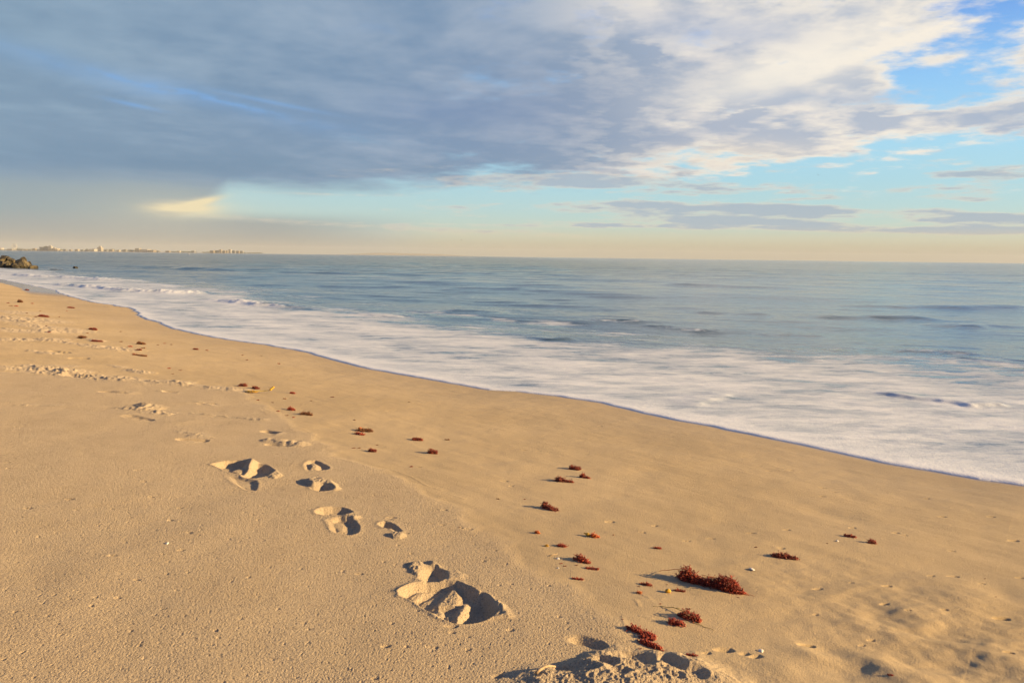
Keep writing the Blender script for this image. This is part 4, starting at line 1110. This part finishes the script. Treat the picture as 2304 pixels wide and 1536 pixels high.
def crown_mass(x0, x1, hmin, hmax, depth, seed):
    """a far belt of trees: many small leaf clumps in one object"""
    rn = random.Random(seed); Vs, Fs = [], []
    x = x0
    while x < x1:
        hh = rn.uniform(hmin, hmax); w = rn.uniform(8, 16)
        for _ in range(14):
            c = Vector((x + rn.gauss(0, w * .35), depth + rn.uniform(0, 25), 3 + rn.random() * hh))
            r = rn.uniform(1.2, 3.2); b0 = len(Vs)
            for q in ((r, 0, 0), (-r, 0, 0), (0, r, 0), (0, -r, 0), (0, 0, r * .8), (0, 0, -r * .8)): Vs.append(c + Vector([u * rn.uniform(.7, 1.3) for u in q]))
            for f_ in ((0, 2, 4), (2, 1, 4), (1, 3, 4), (3, 0, 4), (2, 0, 5), (1, 2, 5), (3, 1, 5), (0, 3, 5)): Fs.append(tuple(b0 + i for i in f_))
        x += w * .6
    return Vs, Fs
Vs, Fs = [], []
for (a, b2, h0, h1, sd) in [(-40, 30, 6, 15, 1), (40, 90, 6, 13, 2), (136, 215, 9, 18, 3), (228, 306, 8, 16, 4), (340, 400, 4, 8, 5), (420, 470, 3, 6, 6), (500, 560, 2, 4, 7)]:
    v_, f_ = crown_mass(fx(a), fx(b2), h0, h1, FD + 260, sd); o0 = len(Vs)
    Vs += v_; Fs += [tuple(i + o0 for i in q) for q in f_]
tag(mesh_obj('distant_woodland', Vs, Fs, tree_m), 'hazy belt of trees along the far shore', 'trees', kind='stuff')

WMAT = {'white': flat_mat('white_render', (0.33, 0.325, 0.31), (0.38, 0.37, 0.35)), 'cream': flat_mat('cream_render', (0.31, 0.28, 0.23), (0.36, 0.33, 0.28)),
        'grey': flat_mat('grey_concrete', (0.12, 0.135, 0.15), (0.16, 0.175, 0.19)), 'tan': flat_mat('tan_wall', (0.18, 0.155, 0.125), (0.22, 0.19, 0.15)),
        'roof': flat_mat('roof_felt', (0.20, 0.17, 0.15), (0.26, 0.22, 0.19)), 'glass': flat_mat('window_glass', (0.04, 0.05, 0.06), (0.06, 0.07, 0.08), .5, .2)}
def box(Vs, Fs, x0, x1, y0, y1, z0, z1):
    b0 = len(Vs)
    for z in (z0, z1):
        for (x, y) in ((x0, y0), (x1, y0), (x1, y1), (x0, y1)): Vs.append((x, y, z))
    for f_ in ((3, 2, 1, 0), (4, 5, 6, 7), (0, 1, 5, 4), (1, 2, 6, 5), (2, 3, 7, 6), (3, 0, 4, 7)): Fs.append(tuple(b0 + i for i in f_))
def building(px0, px1, topy, depth, mat, label, group=None, tower=None):
    x0, x1 = fx(px0, depth), fx(px1, depth)
    hz = 563.0 + .0126 * px0
    H_ = max(((hz - topy) * depth / FPX - 1.0) * .72, 3.2)
    root = bpy.data.objects.new('building', None); COL.objects.link(root); root.location = ((x0 + x1) / 2, depth, 1.2)
    w = (x1 - x0) / 2; dpt = max(w * 1.2, 9)
    Vs, Fs = [], []; box(Vs, Fs, -w, w, 0, dpt * 2, 0, H_); mesh_obj('wall', Vs, Fs, WMAT[mat], root)
    Vs, Fs = [], []; box(Vs, Fs, -w - .4, w + .4, -.4, dpt * 2 + .4, H_, H_ + 1.0)
    rf = mesh_obj('roof', Vs, Fs, WMAT['roof'], root)
    if tower:
        Vs, Fs = [], []; box(Vs, Fs, tower[0] * w, tower[1] * w, dpt * .5, dpt * 1.4, H_ + 1.0, H_ + 1 + tower[2]); mesh_obj('penthouse', Vs, Fs, WMAT[mat], root)
    fl = max(int((H_ - 1) / 3.6), 1)
    Vs, Fs = [], []
    for i in range(fl):
        z = 1.1 + i * 3.6; nb = max(int(w * 2 / 5), 2)
        for k in range(nb):
            xa = -w + (k + .22) * 2 * w / nb; xb = -w + (k + .78) * 2 * w / nb
            box(Vs, Fs, xa, xb, -.15, .2, z, z + 1.7)
            ya = (k + .25) / nb * dpt * 2; box(Vs, Fs, w - .2, w + .15, ya, ya + dpt / nb, z, z + 1.7)
    mesh_obj('windows', Vs, Fs, WMAT['glass'], root)['kind'] = 'stuff'
    return tag(root, label, 'building', group)
building(98, 108, 550.5, FD + 120, 'grey', 'tall grey block, the biggest on the far shore, by the pier', tower=(-.5, .3, 3))
building(108.5, 115.5, 549.5, FD + 110, 'white', 'tall white tower block touching the big grey block', tower=(-.6, .4, 5))
building(89, 96.5, 552, FD + 150, 'grey', 'narrower blue grey block left of the big grey block')
building(117, 128, 556.5, FD + 90, 'cream', 'low cream building with stepped top right of the white tower', tower=(-.9, -.2, 4))
building(219, 227.5, 553, FD + 150, 'cream', 'cream hotel block rising alone above the far trees', tower=(-.55, .5, 9))
building(200, 212, 558.2, FD + 60, 'white', 'low white building left of the lone cream hotel')
building(304, 313, 555.5, FD + 120, 'cream', 'sunlit cream building where the far trees thin out')
building(314, 331, 558.5, FD + 90, 'white', 'long low white building right of the sunlit cream one')
building(73, 79, 556.5, FD + 70, 'tan', 'square tan block between wheel and grey blocks')
building(16, 27, 558.5, FD + 90, 'white', 'low pale building left of the wheel')
building(-8, 2, 555.5, FD + 90, 'white', 'white block cut by the left edge of the view')
building(332, 345, 560.5, FD + 70, 'tan', 'lowest tan shed at the end of the near row of houses')
building(492, 498, 559.0, FD + 80, 'cream', 'taller cream house of the remote group near the shore\'s end', tower=(-.3, .5, 3))
building(514, 519, 558.5, FD + 80, 'white', 'slim white tower of the remote group near the shore\'s end', tower=(-.5, .2, 4))
hs = [(44, 50, 559), (52, 58, 558), (60, 69, 559.5), (80, 86, 559), (133, 137, 560), (142, 148, 557.5), (155, 160, 558.5), (168, 175, 557), (181, 187, 558.5), (190, 197, 559.5), (234, 240, 558.5), (246, 253, 558), (262, 268, 559), (275, 283, 558), (290, 297, 558.8),
      (350, 357, 562), (372, 380, 562.2), (398, 404, 562.6), (430, 437, 562), (472, 480, 561), (483, 489, 560.5), (500, 506, 561), (507, 512, 560.5), (522, 528, 561), (531, 537, 561.5), (540, 546, 562)]
for k, (a, b2, t_) in enumerate(hs):
    building(a, b2, t_ + (1.7 if a < 340 else .6), FD + 40 + (k * 37) % 140, ('grey', 'tan', 'cream', 'grey', 'tan')[k % 5], 'small low house among the hazy buildings of the far shore', 'small houses along the far shore')
# pier and wheel
def far_root(name, px_, depth, z=0):
    o = bpy.data.objects.new(name, None); COL.objects.link(o); o.location = (fx(px_, depth), depth, z); return o
steel_m = flat_mat('painted_steel', (0.62, 0.60, 0.56), (0.70, 0.68, 0.62)); dark_m = flat_mat('pier_timber', (0.05, 0.045, 0.04), (0.09, 0.08, 0.07))
pr_ = far_root('pier', 60, 4780)
Vs, Fs = [], []; xa, xb = fx(-60, 4780) - pr_.location.x, fx(131, 4780) - pr_.location.x
box(Vs, Fs, xa, xb, 0, 26, 4.6, 6.2); mesh_obj('deck', Vs, Fs, dark_m, pr_)
Vs, Fs = [], []; box(Vs, Fs, xb - 60, xb - 4, 2, 24, 6.2, 10.5); box(Vs, Fs, xb - 44, xb - 22, 5, 20, 10.5, 13.5); mesh_obj('pier_house', Vs, Fs, WMAT['tan'], pr_)
Vs, Fs = [], []
x = xa
while x < xb:
    for y in (1, 13, 25): box(Vs, Fs, x, x + .9, y - .4, y + .4, -1, 4.6)
    x += 9
mesh_obj('piles', Vs, Fs, dark_m, pr_)['kind'] = 'stuff'
tag(pr_, 'long dark pier standing on piles off the far shore at left', 'pier')
wh = far_root('ferris_wheel', 33, 4790, 6.2)
R_ = 15.5; cz = 19.5
Vs, Fs = [], []
for dy_ in (-2, 2):
    tube(Vs, Fs, [Vector((R_ * math.cos(t), dy_, cz + R_ * math.sin(t))) for t in np.linspace(0, 2 * math.pi, 41)], .55, .55, 4)
mesh_obj('rim', [tuple(v) for v in Vs], Fs, steel_m, wh)
for k in range(20):
    t = k * math.pi / 10; Vs, Fs = [], []
    tube(Vs, Fs, [Vector((0, 0, cz)), Vector((R_ * math.cos(t), 0, cz + R_ * math.sin(t)))], .35, .35, 4); mesh_obj('spoke', Vs, Fs, steel_m, wh)
    Vs, Fs = [], []; c = Vector((R_ * math.cos(t), 0, cz + R_ * math.sin(t) - 1.2))
    tube(Vs, Fs, [c + Vector((0, 0, -1.1)), c, c + Vector((0, 0, 1.1))], 1.3, .9, 6); mesh_obj('cabin', Vs, Fs, WMAT['cream'], wh)
for s_ in (-1, 1):
    Vs, Fs = [], []; tube(Vs, Fs, [Vector((0, 2.6, cz)), Vector((s_ * 9, 4, 0))], .7, .9, 4); tube(Vs, Fs, [Vector((0, -2.6, cz)), Vector((s_ * 9, -4, 0))], .7, .9, 4)
    mesh_obj('support_leg', Vs, Fs, steel_m, wh)
tag(wh, 'pale ferris wheel standing on the far pier', 'ferris wheel')

# a float out at sea and two birds in the air
r = ray(425, 572.3); t = (0.0 - CAM_H) / r.z; q = Vector((r.x * t, r.y * t, 0))
by = bpy.data.objects.new('buoy', None); COL.objects.link(by); by.location = q
Vs, Fs = [], []; tube(Vs, Fs, [Vector((0, 0, z)) for z in (-.3, .0, .35, .6)], .75, .45, 12); mesh_obj('float', Vs, Fs, WMAT['white'], by, True)
Vs, Fs = [], []; tube(Vs, Fs, [Vector((0, 0, .6)), Vector((0, 0, 1.0)), Vector((0, 0, 1.5))], .14, .08, 8); mesh_obj('mast', Vs, Fs, WMAT['white'], by, True)
tag(by, 'white buoy floating far out below the remote houses', 'buoy')
bird_m = flat_mat('gull_feathers', (0.10, 0.10, 0.11), (0.16, 0.16, 0.17), 4)
def bird(px_, py_, depth, span, label, sd):
    r = ray(px_, py_); q = Vector((0, 0, CAM_H)) + r * (depth / r.y)
    Vs, Fs = [], []
    prof = [(-.20, .004), (-.13, .022), (-.03, .045), (.07, .042), (.14, .022), (.17, .024), (.20, .012), (.24, .002)]
    for x, rr_ in prof:
        for k in range(8):
            a = k * math.pi / 4; Vs.append(Vector((rr_ * math.cos(a), x, rr_ * .9 * math.sin(a))))
    for i in range(len(prof) - 1):
        for k in range(8): Fs.append((i * 8 + k, i * 8 + (k + 1) % 8, (i + 1) * 8 + (k + 1) % 8, (i + 1) * 8 + k))
    for s_ in (-1, 1):                                     # wings: bent at the wrist, swept back
        b0 = len(Vs)
        for (wx_, wy_, wz_, ch) in ((.02, .03, .01, .13), (.22, .07, .10, .12), (.45, .02, .08, .09), (.62, -.06, .02, .02)):
            for (yy, zz) in ((ch * .5, 0), (0, .010), (-ch * .5, 0), (0, -.006)): Vs.append(Vector((s_ * wx_, wy_ + yy, wz_ + zz)))
        for i in range(3):
            for k in range(4): Fs.append((b0 + i * 4 + k, b0 + i * 4 + (k + 1) % 4, b0 + (i + 1) * 4 + (k + 1) % 4, b0 + (i + 1) * 4 + k))
        Fs.append(tuple(b0 + 12 + k for k in range(4)))
    b0 = len(Vs)
    for v in ((-.03, -.17, 0), (.03, -.17, 0), (.05, -.30, 0), (-.05, -.30, 0), (0, -.2, .012), (0, -.2, -.012)): Vs.append(Vector(v))
    for f_ in ((0, 1, 4), (1, 2, 4), (2, 3, 4), (3, 0, 4), (1, 0, 5), (2, 1, 5), (3, 2, 5), (0, 3, 5)): Fs.append(tuple(b0 + i for i in f_))
    o = mesh_obj('gull', Vs, Fs, bird_m, None, True); o.location = q; o.scale = (span / 1.24,) * 3; o.rotation_euler = (.1, .25, sd)
    tag(o, label, 'bird')
bird(1841, 394, 190, 1.1, 'dark bird in flight high in the blue gap at right', .9)
bird(1038, 540, 240, 1.1, 'dark bird in flight low over the horizon near the middle', 1.4)

# ------------------------------------------------------------------ sea air
hz_m = bpy.data.materials.new('sea_haze'); hz_m.use_nodes = True; n = hz_m.node_tree; n.nodes.clear(); X.nt = n
om = n.nodes.new('ShaderNodeOutputMaterial'); pv = n.nodes.new('ShaderNodeVolumePrincipled')
pv.inputs['Color'].default_value = (0.80, 0.86, 0.95, 1); pv.inputs['Density'].default_value = 0.00007; pv.inputs['Anisotropy'].default_value = 0.0
n.links.new(pv.outputs[0], om.inputs['Volume'])
Vs, Fs = [], []; box(Vs, Fs, -9700, 9700, -9700, 9700, -6.0, 92.0)
hz = mesh_obj('haze', Vs, Fs, hz_m); hz['kind'] = 'stuff'; hz['label'] = 'thin pale sea haze in front of the far shore'; hz.display_type = 'WIRE'
